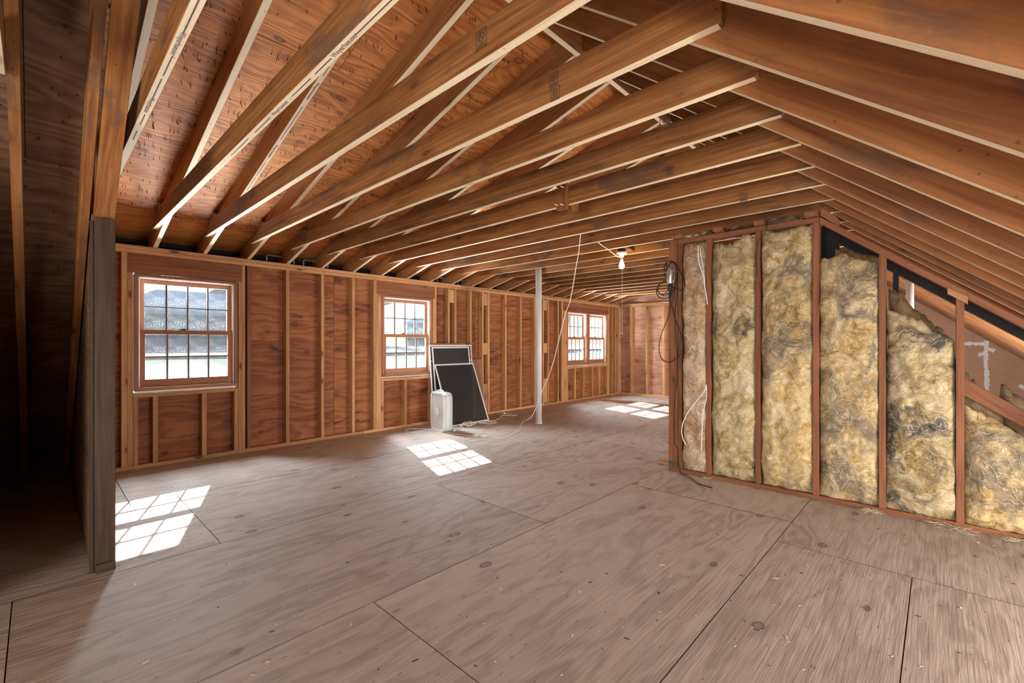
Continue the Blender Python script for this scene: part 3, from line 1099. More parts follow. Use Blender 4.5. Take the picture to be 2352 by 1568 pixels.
# underside of the tie before it, the print runs the other way
yt1 = yt - STEP
for px, py in ((384, 92), (328, 238)):
    p = on_z(px, py, ZT)
    lettering('Weyerhaeuser', 0.026, (p.x, yt1, LE), -u0, -v0, INK, ties[-1], 1.15)
for (ax, ay), (bx, by) in (((425, -20), (394, 64)), ((370, 118), (348, 165)), ((344, 172), (332, 222)), ((318, 258), (309, 283)), ((303, 297), (294, 318))):
    a, b = on_z(ax, ay, ZT), on_z(bx, by, ZT)
    line_mark(((a.x + b.x) / 2, yt1, LE), u0, v0, abs(b.x - a.x), 0.0035, ties[-1])
# underside of the second dormer rafter
ru = Vector((1, 0, PITCH_L)).normalized()
for x in (-3.6, -4.35, -2.9):
    yy = RAF_Y + STEP + 0.019
    lettering('Weyerhaeuser', 0.026, (x, yy, zl(x) - 0.0005), -ru, -v0, INK, rafs[1], 1.15)
    for dx in (-0.26, 0.26):
        line_mark((x + dx, yy, zl(x + dx) - 0.0005), ru, v0, 0.22, 0.0035, rafs[1])


def stamp(px, py, k, s=0.05):
    """grade stamp on the near face of a tie: a box outline with a roundel and bars"""
    y = TIE_Y + STEP * k
    p = on_y(px, py, y)
    M = frame_matrix((p.x, y - 0.0002, p.z), (1, 0, 0), (0, 0, 1))
    bm = bmesh.new()
    h = s / 2
    t = s * 0.07
    for lo, hi in (((-h, -h * 1.2, 0), (h, -h * 1.2 + t, 0.0005)), ((-h, h * 1.2 - t, 0), (h, h * 1.2, 0.0005)),
                   ((-h, -h * 1.2, 0), (-h + t, h * 1.2, 0.0005)), ((h - t, -h * 1.2, 0), (h, h * 1.2, 0.0005)),
                   ((-h * .7, -h, 0), (h * .2, -h * .8, 0.0005)), ((-h * .7, -h * .7, 0), (h * .6, -h * .5, 0.0005)), ((h * .3, -h, 0), (h * .7, -h * .8, 0.0005))):
        add_box_bm(bm, lo, hi)
    cen = Vector((0, h * .25, 0.0003))
    tube_bm(bm, [cen + Vector((math.cos(a), math.sin(a), 0)) * h * .55 for a in [i * math.pi / 8 for i in range(17)]], t * .6, 4)
    tube_bm(bm, [cen + Vector((-h * .3, -h * .3, 0)), cen + Vector((0, h * .35, 0)), cen + Vector((h * .3, -h * .3, 0))], t * .6, 4)
    return put('grade_stamp', mesh_from_bm('grade_stamp', bm, MAT['brown_ink']), ties[k], M)


stamp(1105, 90, 1, 0.06)
stamp(1272, 183, 2, 0.05)
stamp(1275, 215, 2, 0.05)
stamp(1527, 278, 3, 0.05)
stamp(1538, 392, 5, 0.05)
stamp(1708, 452, 7, 0.055)

# short wood block hanging on two ties, with its nails
hb = put('hanging_block', mesh_from_bm('hanging_block', bmesh.new(), []), ce, Matrix.Translation((-2.09, 2.80, 2.24)))
box('block', (-2.15, 2.765, 2.235), (-2.055, 2.801, 2.43), 'z', MAT['rafter'], hb)
box('block', (-2.10, 2.84, 2.225), (-2.015, 2.876, 2.42), 'z', MAT['rafter'], hb)
bm = bmesh.new()
for x, z in ((-2.13, 2.40), (-2.075, 2.395), (-2.13, 2.27), (-2.08, 2.262)):
    tube_bm(bm, [(x, 2.765, z), (x - 0.01, 2.735, z + 0.006)], 0.0016, 5)
put('nail', mesh_from_bm('nail', bm, MAT['steel']), hb)

# ------------------------------------------------------------------ INSULATED PARTITION (right)
wp = struct('wall_right', (-0.8, YP, 0))
PD = 0.089


def pstud(x0, x1, z1=2.139, name='stud', mat=None):
    return box(name, (x0, YP, 0.038), (x1, YP + PD, z1), 'z', mat or MAT['red_stud'], wp)


box('bottom_plate', (-1.862, YP - 0.002, 0), (0.9, YP + PD, 0.038), 'x', MAT['red_stud'], wp)
box('end_post', (-1.861, YP - 0.004, 0.039), (-1.777, YP + PD, 2.178), 'z', MAT['red_stud'], wp)
pstud(-1.773, -1.737)
pstud(-1.513, -1.473)
pstud(-1.112, -1.075)
pstud(-0.707, -0.667)
for x0, x1 in ((-0.309, -0.271), (0.082, 0.121), (0.49, 0.528)):
    pstud(x0, x1, z1=2.135 - PITCH_R * ((x0 + x1) / 2 + 0.664))
box('top_plate', (-1.775, YP - 0.002, 2.140), (-0.667, YP + PD, 2.178), 'x', MAT['red_stud'], wp)
xz_prism('sloped_plate', [(-0.664, 2.128), (0.95, 2.128 - PITCH_R * 1.614), (0.95, 2.128 - PITCH_R * 1.614 + 0.05), (-0.664, 2.178)], YP - 0.002, PD, MAT['red_stud'], wp, (-0.664, 2.13), -aR)
box('post_foot_stain', (-1.8615, YP - 0.0046, 0.04), (-1.795, YP - 0.0035, 0.10), 'x', plain('green_paint_stain', (0.05, 0.075, 0.045), 0.8, nscale=30, ncol=(0.3, 0.14, 0.07)), wp, bev=0)
# nailers and packing between the partition and the last tie
for px, w in ((1560, 0.085), (1653, 0.075), (1746, 0.075), (1866, 0.09)):
    p = on_y(px, 520, YP)
    box('nailer_block', (p.x - w / 2, 4.077, 2.182), (p.x + w / 2, 4.44, 2.218), 'y', MAT['red_stud'], wp)
p = on_y(2198, 640, YP)
xz_prism('wedge_block', [(p.x - 0.045, 1.535), (p.x + 0.05, 1.535 - PITCH_R * 0.095), (p.x + 0.05, 1.555 - PITCH_R * 0.06), (p.x - 0.045, 1.575)], YP - 0.012, 0.07, MAT['stud'], wp, (p.x, 1.52), -aR)
xz_prism('wedge_block', [(-0.66, 2.185), (-0.57, 2.105), (-0.555, 2.155), (-0.645, 2.235)], YP - 0.015, 0.20, MAT['red_stud'], wp, (-0.66, 2.185), -aR)
# second framing just behind the gap, its unlit dark put into the black colour
xz_prism('back_plate', [(-0.62, 2.055), (1.0, 2.055 - PITCH_R * 1.62), (1.0, 2.16 - PITCH_R * 1.62), (-0.62, 2.16)], 4.62, 0.09, MAT['tar_shade'], wp, (-0.62, 2.08), -aR)
box('back_stud', (-0.262, 4.64, 0.0), (-0.228, 4.72, 1.76), 'z', MAT['tar_shade'], wp)
box('back_board', (-1.0, 4.60, 0.0), (-0.60, 4.62, 2.20), 'z', MAT['tar_shade'], wp)
xz_prism('kick_brace', [(0.12, 0.86), (0.50, 0.60), (0.50, 0.70), (0.12, 0.98)], 4.30, 0.04, MAT['red_stud'], wp, (0.12, 0.9), -aR)

# ------------------------------------------------------------------ GABLE WALL BEHIND THE CAMERA, with an opening added for the fill lamp
wb = struct('wall_near', (-1.7, YB, 0))
for pts in ([(-5.6, 0), (-1.1, 0), (-1.1, 3.3), (RX, 3.3), (-5.6, 0.2)], [(1.5, 0), (2.3, 0), (2.3, 0.15), (1.5, 0.8)],
            [(-1.1, 1.95), (0.05, 1.95), (-1.1, 3.0)], [(-1.1, 0), (1.5, 0), (1.5, 0.3), (-1.1, 0.3)]):
    xz_prism('gable_panel', pts, YB - 0.02, 0.012, MAT['sheath'], wb, pts[0], 0.0, bev=0)
for x in (-4.4, -3.6, -2.8, -2.0, -1.14):
    box('stud', (x, YB - 0.006, 0), (x + 0.038, YB + 0.08, min(zs(x), 3.0) - 0.02), 'z', MAT['stud'], wb)

# ------------------------------------------------------------------ INSULATION BATTS


def batt(label, x0, x1, top_l, top_r, seed, mat, y_front=None, bulge=0.03, z0=0.03, strands=90, arch=0.0, ragged=0.03, fmat=None, thick=0.075, name='insulation_batt', cat='insulation', nz=110):
    """a lumpy slab of glass wool filling a stud bay; wisps of loose fibre stand off its face"""
    rnd = random.Random(seed)
    yf = YP + 0.012 if y_front is None else y_front
    w = x1 - x0
    nx = max(14, int(w / 0.011))
    bm = bmesh.new()
    G = []
    off = Vector((seed * 3.1, seed * 1.7, seed * 0.9))

    def surf(u, t):
        zt = top_l + (top_r - top_l) * u + arch * math.sin(math.pi * u)
        zt += ragged * noise.noise(Vector((u * 5, 0, seed)) + off) + ragged * 0.5 * noise.noise(Vector((u * 17, 3, seed)) + off)
        zb = z0 + 0.015 * noise.noise(Vector((u * 7, 7, seed)) + off)
        z = zb + (zt - zb) * t
        xe = 0.010 * noise.noise(Vector((0, z * 6, seed + 5)) + off)
        x = x0 + w * u + xe * (2 * u - 1) * 1.6
        e = min(1.0, (u * (1 - u) * 4) ** 0.5 * 1.15) * min(1.0, t * 10) ** 0.5 * min(1.0, (1 - t) * 9) ** 0.5
        q = Vector((x * 5, z * 5, seed)) + off
        n1 = noise.noise(q) + 0.5 * noise.noise(q * 2.3) + 0.3 * noise.noise(q * 5.1)
        rg = 1 - abs(noise.noise(q * 1.6 + Vector((4, 1, 0)))) * 2
        rg2 = 1 - abs(noise.noise(q * 3.7 + Vector((9, 2, 0)))) * 2
        d = bulge * e + (0.027 * n1 + 0.012 * rg + 0.008 * rg2) * (0.35 + 0.65 * e)
        return Vector((x, yf - d + 0.035 * (1 - e), z))
    for j in range(nz + 1):
        G.append([bm.verts.new(surf(i / nx, j / nz)) for i in range(nx + 1)])
    for j in range(nz):
        for i in range(nx):
            bm.faces.new((G[j][i], G[j][i + 1], G[j + 1][i + 1], G[j + 1][i]))
    # sides and back
    ring = [G[0][i] for i in range(nx + 1)] + [G[j][nx] for j in range(1, nz + 1)] + [G[nz][i] for i in range(nx - 1, -1, -1)] + [G[j][0] for j in range(nz - 1, 0, -1)]
    back = [bm.verts.new((v.co.x, yf + thick, v.co.z)) for v in ring]
    m = len(ring)
    for i in range(m):
        bm.faces.new((ring[i], back[i], back[(i + 1) % m], ring[(i + 1) % m]))
    bm.faces.new(back[::-1])
    cx = (x0 + x1) / 2
    bmesh.ops.translate(bm, vec=(-cx, -yf, -z0), verts=bm.verts[:])
    o = put(name, mesh_from_bm(name, bm, mat, True), None, Matrix.Translation((cx, yf, z0)))
    tag(o, label, cat)
    if strands:
        sb = bmesh.new()
        for s in range(strands):
            u, t = rnd.uniform(0.04, 0.96), rnd.uniform(0.02, 0.98)
            ang = rnd.uniform(0, 2 * math.pi)
            curl = rnd.uniform(-1.0, 1.0)
            L = rnd.uniform(0.05, 0.20) * (1.6 if rnd.random() < 0.12 else 1.0)
            zt = top_l + (top_r - top_l) * u
            nn = 11
            pts = []
            for k in range(nn):
                p = surf(min(max(u, 0.0), 1.0), min(max(t, 0.0), 1.0))
                lift = 0.004 * math.sin(math.pi * k / (nn - 1)) * rnd.uniform(0.0, 1.6)
                pts.append(p + Vector((0, -0.0005 - lift, 0)))
                u += math.cos(ang) * L / nn / w
                t += math.sin(ang) * L / nn / (zt - z0)
                ang += curl / nn * 2 + rnd.uniform(-.12, .12)
            tube_bm(sb, pts, rnd.choice((0.0005, 0.0006, 0.0006, 0.0008, 0.0008, 0.0011, 0.0011, 0.0020)), 4, lambda q: max(0.15, math.sin(math.pi * min(max(q, .02), .98))))
        s = put('loose_fibre', mesh_from_bm('loose_fibre', sb, fmat or MAT['fibre'], True), o)
        s['kind'] = 'stuff'
    return o


batt('narrow peach and grey insulation batt beside the end post, with a white cable over it', -1.737, -1.513, 2.13, 2.12, 11, MAT['wool_pink'], strands=85)
batt('sooty grey-yellow insulation batt between the cable bay and the bay of the highest batt', -1.473, -1.112, 2.085, 2.135, 12, MAT['wool_grey'], strands=85, fmat=MAT['fibre_grey'], ragged=0.05)
batt('tall golden insulation batt reaching the top plate just left of the sloped plate', -1.075, -0.707, 2.135, 2.135, 13, MAT['wool'], strands=85)
batt('pale yellow insulation batt with a rounded top under the high end of the slope', -0.667, -0.309, 1.86, 1.775, 14, MAT['wool'], strands=85, arch=0.045)
batt('dark-smudged insulation batt whose top slumps below the slope, second from the right edge', -0.271, 0.082, 1.45, 1.215, 15, MAT['wool_grey'], strands=85, arch=0.02)
batt('low yellow insulation batt at the right edge of the picture', 0.121, 0.49, 0.80, 0.50, 16, MAT['wool'], strands=90, arch=0.03)
# batts slumped in the dark behind the partition
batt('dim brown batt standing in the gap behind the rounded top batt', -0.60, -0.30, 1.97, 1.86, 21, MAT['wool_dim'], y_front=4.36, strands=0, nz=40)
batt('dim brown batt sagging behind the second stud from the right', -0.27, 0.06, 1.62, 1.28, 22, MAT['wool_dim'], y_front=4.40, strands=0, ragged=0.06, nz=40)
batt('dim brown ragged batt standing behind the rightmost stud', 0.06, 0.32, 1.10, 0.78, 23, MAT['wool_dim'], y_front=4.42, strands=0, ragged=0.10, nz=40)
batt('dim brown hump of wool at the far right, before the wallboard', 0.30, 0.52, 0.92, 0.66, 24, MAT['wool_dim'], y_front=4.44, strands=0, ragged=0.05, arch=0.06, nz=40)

# kraft-faced strips lying on the top plate


def kraft(label, xa, xb, seed, z=2.185, y0=4.10, y1=4.42, drop=0.0):
    bm = bmesh.new()
    nx, ny = 16, 8
    q = Vector((seed, seed * 2, 0))
    V = [[bm.verts.new((xa + (xb - xa) * i / nx, y0 + (y1 - y0) * j / ny + 0.02 * noise.noise(Vector((i * .6, j, seed))),
                        z + 0.018 + 0.030 * noise.noise(Vector((i * .35, j * .5, seed)) + q) + drop * (1 - j / ny))) for i in range(nx + 1)] for j in range(ny + 1)]
    for j in range(ny):
        for i in range(nx):
            bm.faces.new((V[j][i], V[j][i + 1], V[j + 1][i + 1], V[j + 1][i]))
    r = bmesh.ops.solidify(bm, geom=bm.faces[:], thickness=0.004)
    o = put('kraft_facing', mesh_from_bm('kraft_facing', bm, MAT['kraft'], True))
    return tag(o, label, 'insulation')


kraft('torn kraft-faced insulation scrap hanging out over the end post', -1.95, -1.83, 31, 2.16, 4.10, 4.40, -0.03)
kraft('printed kraft insulation facing on the top plate, left of the middle nailer', -1.70, -1.46, 32)
kraft('printed kraft insulation facing on the top plate, between the two middle nailers', -1.37, -1.13, 33)
kraft('crumpled kraft insulation facing near the high corner of the plate', -1.03, -0.80, 34, 2.195)
bm = bmesh.new()
bmesh.ops.create_icosphere(bm, subdivisions=3, radius=1.0)
for v in bm.verts:
    v.co *= 1.0 + 0.18 * noise.noise(v.co * 2.5)
    v.co = Vector((v.co.x * 0.085, v.co.y * 0.04, v.co.z * 0.022))
o = put('wool_wad', mesh_from_bm('wool_wad', bm, MAT['wool_pink'], True), None, Matrix.Translation((-1.66, 4.17, 2.2015)))
tag(o, 'pale rolled wad of glass wool lying on the plate next to the end post', 'insulation')

# ------------------------------------------------------------------ WORK LAMP AND ITS BLACK CORD on the end post
wk = tag(empty('work_lamp', (-1.835, 4.09, 1.65)), 'wire-caged work lamp with coiled black cord hanging on the end post', 'work lamp')


def pp(pts, y=4.098, sc=4.61, ox=1480, oy=560, dy=None):
    out = []
    for i, (a, b) in enumerate(pts):
        out.append(on_y(ox + a / sc, oy + b / sc, y - (dy[i] if dy else 0)))
    return out


loops = [
    [(255, 235), (215, 210), (225, 275), (260, 300), (240, 380), (150, 440), (140, 500), (200, 545), (260, 530), (310, 480), (330, 400), (345, 260), (300, 190), (240, 195), (215, 240), (215, 330), (235, 400), (320, 470)],
    [(320, 470), (400, 490), (435, 450), (420, 370), (360, 255), (330, 200), (270, 185), (240, 215), (250, 310), (220, 380), (155, 440), (140, 520), (180, 575), (260, 570), (315, 500), (340, 390), (350, 300), (335, 220), (285, 200), (250, 260), (245, 330), (275, 400), (250, 500), (200, 540), (150, 505), (170, 430), (260, 385)],
]
for i, L in enumerate(loops):
    tube('cord_coil', [p + Vector((0, -0.006 * (j % 3) - 0.01 * i, 0)) for j, p in enumerate(pp(L))], 0.0042, MAT['black'], wk, n=6, sub=6)
tube('cord', pp([(265, 570), (300, 690), (330, 800), (380, 940), (404, 1080), (370, 1180), (300, 1240), (240, 1250), (180, 1210), (155, 1110), (170, 990), (210, 880), (250, 780), (270, 690), (300, 600), (320, 480)], 4.112), 0.0042, MAT['black'], wk, n=6)
cp = pp([(345, 300), (352, 480), (335, 640), (328, 800), (335, 1000), (348, 1200), (345, 1350), (352, 1420), (335, 1560)], 4.120)
cp += [on_y(1500 + a / 4.9, 860 + b / 4.9, 4.119) for a, b in [(275, 30), (252, 200), (240, 400), (240, 600), (252, 780), (280, 850), (282, 980), (300, 1050)]]
cp = [p for p in cp]
cp += [Vector((-1.735, 4.10, 0.008)), Vector((-1.66, 4.06, 0.006)), Vector((-1.57, 3.98, 0.006)), Vector((-1.50, 3.90, 0.006)), Vector((-1.372, 3.867, 0.006))]
tube('cord', cp, 0.0042, MAT['black'], wk, n=6)
hl = pp([(268, 420), (272, 455), (270, 500), (266, 570)], 4.085)
tube('handle', hl, 0.017, MAT['black'], wk, n=12, sub=4, taper=lambda t: 0.95 + 0.25 * math.sin(math.pi * min(1, t * 1.6)) if t < 0.62 else 0.62)
a0 = pp([(268, 425)], 4.085)[0]
a1 = pp([(282, 250)], 4.085)[0]
tube('reflector', [a0, a0.lerp(a1, 0.3), a0.lerp(a1, 0.75), a0.lerp(a1, 0.98)], 0.024, MAT['steel'], wk, n=14, sub=3, taper=lambda t: 0.55 + 0.5 * math.sin(math.pi * (0.12 + 0.80 * t)))
bm = bmesh.new()
dv = (a1 - a0)
for k in range(6):
    an = k * math.pi / 3
    od = Vector((math.cos(an), math.sin(an), 0)) * 0.036
    tube_bm(bm, smooth_path([a0 + od * 0.5, a0 + dv * 0.25 + od, a0 + dv * 0.8 + od, a0 + dv * 1.1 + od * 0.35], 4), 0.0014, 5)
for q in (0.25, 0.52, 0.8):
    tube_bm(bm, [a0 + dv * q + Vector((math.cos(t * math.pi / 8), math.sin(t * math.pi / 8), 0)) * 0.036 for t in range(17)], 0.0014, 5)
put('wire_cage', mesh_from_bm('wire_cage', bm, MAT['chrome'], True), wk)
tube('hook', [a1 + Vector((0, 0, .0)), a1 + Vector((0.0, 0.0, 0.03)), a1 + Vector((0.015, 0.015, 0.05)), a1 + Vector((0.03, 0.03, 0.035))], 0.002, MAT['chrome'], wk, n=6)

# white cables in the first insulation bay, and the thin black wire
wcab = tag(empty('electrical_cable', (-1.53, 4.10, 1.2)), 'flat white electrical cable running down the narrow bay beside the end post', 'cable')
c1 = [on_y(1480 + a / 4.61, 560 + b / 4.61, 4.088) for a, b in [(572, 20), (570, 120), (580, 200), (605, 280), (628, 360), (640, 450), (655, 540), (668, 640)]]
tube('cable', c1, 0.0055, MAT['cord'], wcab, n=6)
c2 = [on_y(1480 + a / 4.61, 560 + b / 4.61, 4.087) for a, b in [(590, 40), (600, 130), (618, 220), (630, 320), (640, 400)]]
tube('cable', c2, 0.004, MAT['cord'], wcab, n=6)
c3 = [on_y(1500 + a / 4.9, 860 + b / 4.9, 4.085) for a, b in [(600, 110), (575, 190), (480, 310), (390, 430), (335, 550), (322, 650), (340, 730), (370, 785)]]
tube('cable', c3, 0.0052, MAT['cord'], wcab, n=6)
c4 = [on_y(1500 + a / 4.9, 860 + b / 4.9, 4.086) for a, b in [(600, 130), (598, 270), (570, 400), (555, 560), (548, 720), (543, 860)]]
tube('cable', c4, 0.0052, MAT['cord'], wcab, n=6)
bw = [on_y(1500 + a / 5.113, 460 + b / 5.113, 4.118) for a, b in [(1338, 280), (1335, 330), (1310, 390), (1270, 440), (1235, 480), (1222, 560), (1205, 700), (1222, 820), (1208, 900)]]
bwo = tube('black_wire', bw, 0.003, MAT['black'], None, n=6)
tag(bwo, 'thin black wire drooping from the top plate down beside a stud', 'wire')

# ------------------------------------------------------------------ VENT PIPES
vp = tag(empty('vent_pipe', (-4.40, 5.23, 0)), 'white vertical pipe standing on the floor in the middle of the room', 'pipe')
lathe('pipe', [(0.048, 0.0), (0.048, 2.40)], (-4.40, 5.23, 0), MAT['pipe'], vp, 24)
lathe('base_collar', [(0.056, 0.0), (0.056, 0.012), (0.050, 0.016)], (-4.40, 5.23, 0.0), MAT['pipe'], vp, 24)
vq = tag(empty('vent_pipe', (-0.235, 7.0, 0)), 'white pipe seen through the gap above the slumped insulation', 'pipe')
lathe('pipe', [(0.036, 0.0), (0.036, 2.25)], (-0.243, 7.0, 0), MAT['pipe'], vq, 20)
lathe('coupling', [(0.041, 0.0), (0.042, 0.01), (0.042, 0.07), (0.041, 0.08)], (-0.243, 7.0, 1.2), MAT['pipe'], vq, 20)

# ------------------------------------------------------------------ CEILING LAMP
LX, LY = -2.667, 4.663
box('lamp_board', (LX - 0.05, TIE_Y + 9 * STEP + 0.039, 2.300), (LX + 0.05, TIE_Y + 10 * STEP - 0.001, 2.322), 'y', MAT['joist'], ce)
cl = tag(empty('ceiling_lamp', (LX, LY, 2.30)), 'bare lit bulb in a white porcelain holder under the ties, with a pull cord', 'lamp')
lathe('junction_box', [(0.045, 0.0), (0.045, 0.035)], (LX, LY, 2.264), MAT['black'], cl, 16)
lathe('lamp_holder', [(0.020, -0.060), (0.024, -0.040), (0.030, -0.028), (0.058, -0.018), (0.062, -0.008), (0.058, 0.0)], (LX, LY, 2.263), MAT['ceramic'], cl, 24)
lathe('socket', [(0.014, -0.028), (0.0155, -0.02), (0.0155, 0.0)], (LX, LY, 2.203), MAT['steel'], cl, 16)
lathe('bulb', [(0.004, -0.104), (0.018, -0.100), (0.028, -0.085), (0.031, -0.070), (0.027, -0.050), (0.018, -0.028), (0.013, -0.005), (0.0125, 0.0)], (LX, LY, 2.176), MAT['bulb'], cl, 20)
tube('pull_cord', [(LX + 0.02, LY - 0.03, 2.215), (LX + 0.025, LY - 0.035, 2.12), (LX + 0.025, LY - 0.035, 1.6), (LX + 0.025, LY - 0.035, 1.33)], 0.0016, MAT['cord'], cl, n=6, sub=3)
lathe('pull_knob', [(0.002, -0.016), (0.006, -0.012), (0.006, -0.004), (0.002, 0.0)], (LX + 0.025, LY - 0.035, 1.33), MAT['ceramic'], cl, 10)
s0 = on_z(1373, 558, ZT)
tube('supply_cable', [(s0.x, s0.y, 2.285), (s0.x - 0.005, s0.y + 0.10, 2.262), (s0.x - 0.01, s0.y + 0.25, 2.235), (LX, LY - 0.12, 2.205), (LX - 0.002, LY - 0.03, 2.203), (LX, LY - 0.014, 2.206)], 0.0045, MAT['cord'], cl, n=6)

# ------------------------------------------------------------------ BOX FAN
FA = math.atan2(3.787 - 3.86, -4.853 + 5.241)
fw, fh, fd = 0.40, 0.53, 0.125
fu = Vector((math.cos(FA), math.sin(FA), 0))       # along the face
fn = Vector((-math.sin(FA), math.cos(FA), 0))      # to the back
FM = frame_matrix((-5.235, 3.855, 0.0), fu, Vector((0, 0, 1)))    # local x along face, y up, z = u x up = towards the front
fan = tag(empty('box_fan', (-5.235, 3.855, 0.0), FM.to_3x3().to_4x4()), 'white box fan standing on the floor before the leaning screens', 'fan')
WM[fan.name] = FM


def rrect(w, h, r, n=8, cx=0, cy=0):
    out = []
    for qx, qy, a0_ in ((w - r, r, -90), (w - r, h - r, 0), (r, h - r, 90), (r, r, 180)):
        for k in range(n + 1):
            a = math.radians(a0_ + 90 * k / n)
            out.append((cx + qx + r * math.cos(a), cy + qy + r * math.sin(a)))
    return out


def loop_solid(bm, outer, inner, z0, z1):
    n = len(outer)
    A = [[bm.verts.new((p[0], p[1], z)) for p in lp] for lp, z in ((outer, z0), (outer, z1), (inner, z1), (inner, z0))]
    for s in range(4):
        P, Q = A[s], A[(s + 1) % 4]
        for i in range(n):
            bm.faces.new((P[i], P[(i + 1) % n], Q[(i + 1) % n], Q[i]))
    bmesh.ops.recalc_face_normals(bm, faces=bm.faces[:])


bm = bmesh.new()
loop_solid(bm, rrect(fw, fh, 0.075), rrect(fw - 0.012, fh - 0.012, 0.069, cx=0.006, cy=0.006), -fd, 0)
housing = put('housing', mesh_from_bm('housing', bm, MAT['fan_blue'], True), fan, FM)
bm = bmesh.new()
loop_solid(bm, rrect(fw + 0.004, fh + 0.004, 0.077, cx=-0.002, cy=-0.002 + 0.002), rrect(fw - 0.05, fh - 0.05, 0.055, cx=0.025, cy=0.025), 0.0, 0.010)
put('front_rim', mesh_from_bm('front_rim', bm, MAT['white_plastic'], False), fan, FM)


def in_rr(x, y, w, h, r):
    x = min(max(x, 0), w)
    dx = max(r - x, x - (w - r), 0)
    dy = max(r - y, y - (h - r), 0)
    return dx * dx + dy * dy <= r * r


for nm, zz in (('front_grille', 0.004), ('rear_grille', -fd + 0.004)):
    bm = bmesh.new()
    gx0, gx1, gy0, gy1 = 0.022, fw - 0.022, 0.022, fh - 0.022
    i = 0
    nv = 15
    for i in range(nv):
        x = gx0 + (gx1 - gx0) * (i + 0.5) / nv
        inset = max(0.0, 0.05 - min(x - gx0, gx1 - x)) * 0.7
        add_box_bm(bm, (x - 0.0048, gy0 + inset, zz - 0.002), (x + 0.0048, gy1 - inset, zz + 0.002))
    nh = 40
    for j in range(nh):
        y = gy0 + (gy1 - gy0) * (j + 0.5) / nh
        inset = max(0.0, 0.05 - min(y - gy0, gy1 - y)) * 0.7
        add_box_bm(bm, (gx0 + inset, y - 0.0017, zz - 0.0035), (gx1 - inset, y + 0.0017, zz - 0.001))
    put(nm, mesh_from_bm(nm, bm, MAT['white_plastic']), fan, FM)
bm = bmesh.new()
lathe_bm(bm, [(0.05, 0.0), (0.05, 0.003), (0.048, 0.0045)], 24, Matrix.Translation((fw / 2, fh / 2, 0.006)) @ Matrix.Diagonal((1, 1.15, 1, 1)))
put('centre_badge', mesh_from_bm('centre_badge', bm, MAT['white_plastic'], False), fan, FM)
bm = bmesh.new()
for k in range(5):
    a = k * 2 * math.pi / 5 + 0.3
    R = Matrix.Translation((fw / 2, fh / 2, -0.065)) @ Matrix.Rotation(a, 4, 'Z')
    P = [(0.03, -0.02, 0.012), (0.165, -0.055, 0.025), (0.17, 0.05, -0.022), (0.03, 0.025, -0.012)]
    v = [bm.verts.new(R @ Vector(p)) for p in P]
    f = bm.faces.new(v)
r = bmesh.ops.solidify(bm, geom=bm.faces[:], thickness=0.003)
lathe_bm(bm, [(0.035, -0.025), (0.037, 0.0), (0.035, 0.025)], 18)
bmesh.ops.translate(bm, vec=(fw / 2, fh / 2, -0.065), verts=bm.verts[-54:])
put('fan_blade', mesh_from_bm('fan_blade', bm, MAT['fan_dark']), fan, FM)
tube('handle', [FM @ Vector(p) for p in ((0.12, fh - 0.004, -0.05), (0.125, fh + 0.018, -0.05), (0.15, fh + 0.026, -0.05), (0.25, fh + 0.026, -0.05), (0.275, fh + 0.018, -0.05), (0.28, fh - 0.004, -0.05))], 0.008, MAT['white_plastic'], fan, n=8)
bm = bmesh.new()
lathe_bm(bm, [(0.013, 0.0), (0.014, 0.012), (0.011, 0.02)], 14)
put('speed_knob', mesh_from_bm('speed_knob', bm, MAT['white_plastic'], True), fan, FM @ Matrix.Translation((0.33, fh - 0.003, -0.06)) @ Matrix.Rotation(-math.pi / 2, 4, 'X'))
# fan cord: a loop on the left, then along the floor to the connector
fc = [(-4.96, 3.92), (-5.08, 3.86), (-5.20, 3.80), (-5.14, 3.66), (-5.11, 3.58), (-5.16, 3.49), (-5.28, 3.47), (-5.37, 3.52), (-5.41, 3.62), (-5.34, 3.71), (-5.25, 3.755), (-5.10, 3.775), (-4.90, 3.79), (-4.72, 3.81), (-4.55, 3.86), (-4.42, 3.90), (-4.37, 3.915)]
tube('power_cord', [(x, y, 0.006) for x, y in fc], 0.0045, MAT['cord'], fan, n=6)
bm = bmesh.new()
add_box_bm(bm, (-0.045, -0.014, -0.010), (0.0, 0.014, 0.012))
add_box_bm(bm, (0.0, -0.008, -0.002), (0.018, -0.005, 0.004))
add_box_bm(bm, (0.0, 0.005, -0.002), (0.018, 0.008, 0.004))
put('plug', mesh_from_bm('plug', bm, MAT['white_plastic']), fan, Matrix.Translation((-4.33, 3.93, 0.012)) @ Matrix.Rotation(math.radians(24), 4, 'Z'))

# ------------------------------------------------------------------ EXTENSION CORD from the tie down to the floor
ec = tag(empty('extension_cord', (-4.0, 4.05, 0)), 'white extension cord hanging from a tie and trailing over the floor to the fan', 'cord')
A0 = Vector((-2.55, 3.67))
A1 = Vector((-4.55, 5.00))


def on_plan(px, py):
    r = ray(px, py)
    d = A1 - A0
    # solve A0 + s d = t r
    det = d.x * (-r[1]) - d.y * (-r[0])
    s = (-A0.x * (-r[1]) - (-A0.y) * (-r[0])) / det
    t = (d.x * (-A0.y) - d.y * (-A0.x)) / det
    return Vector((r[0] * t, r[1] * t, CAM_H + r[2] * t))


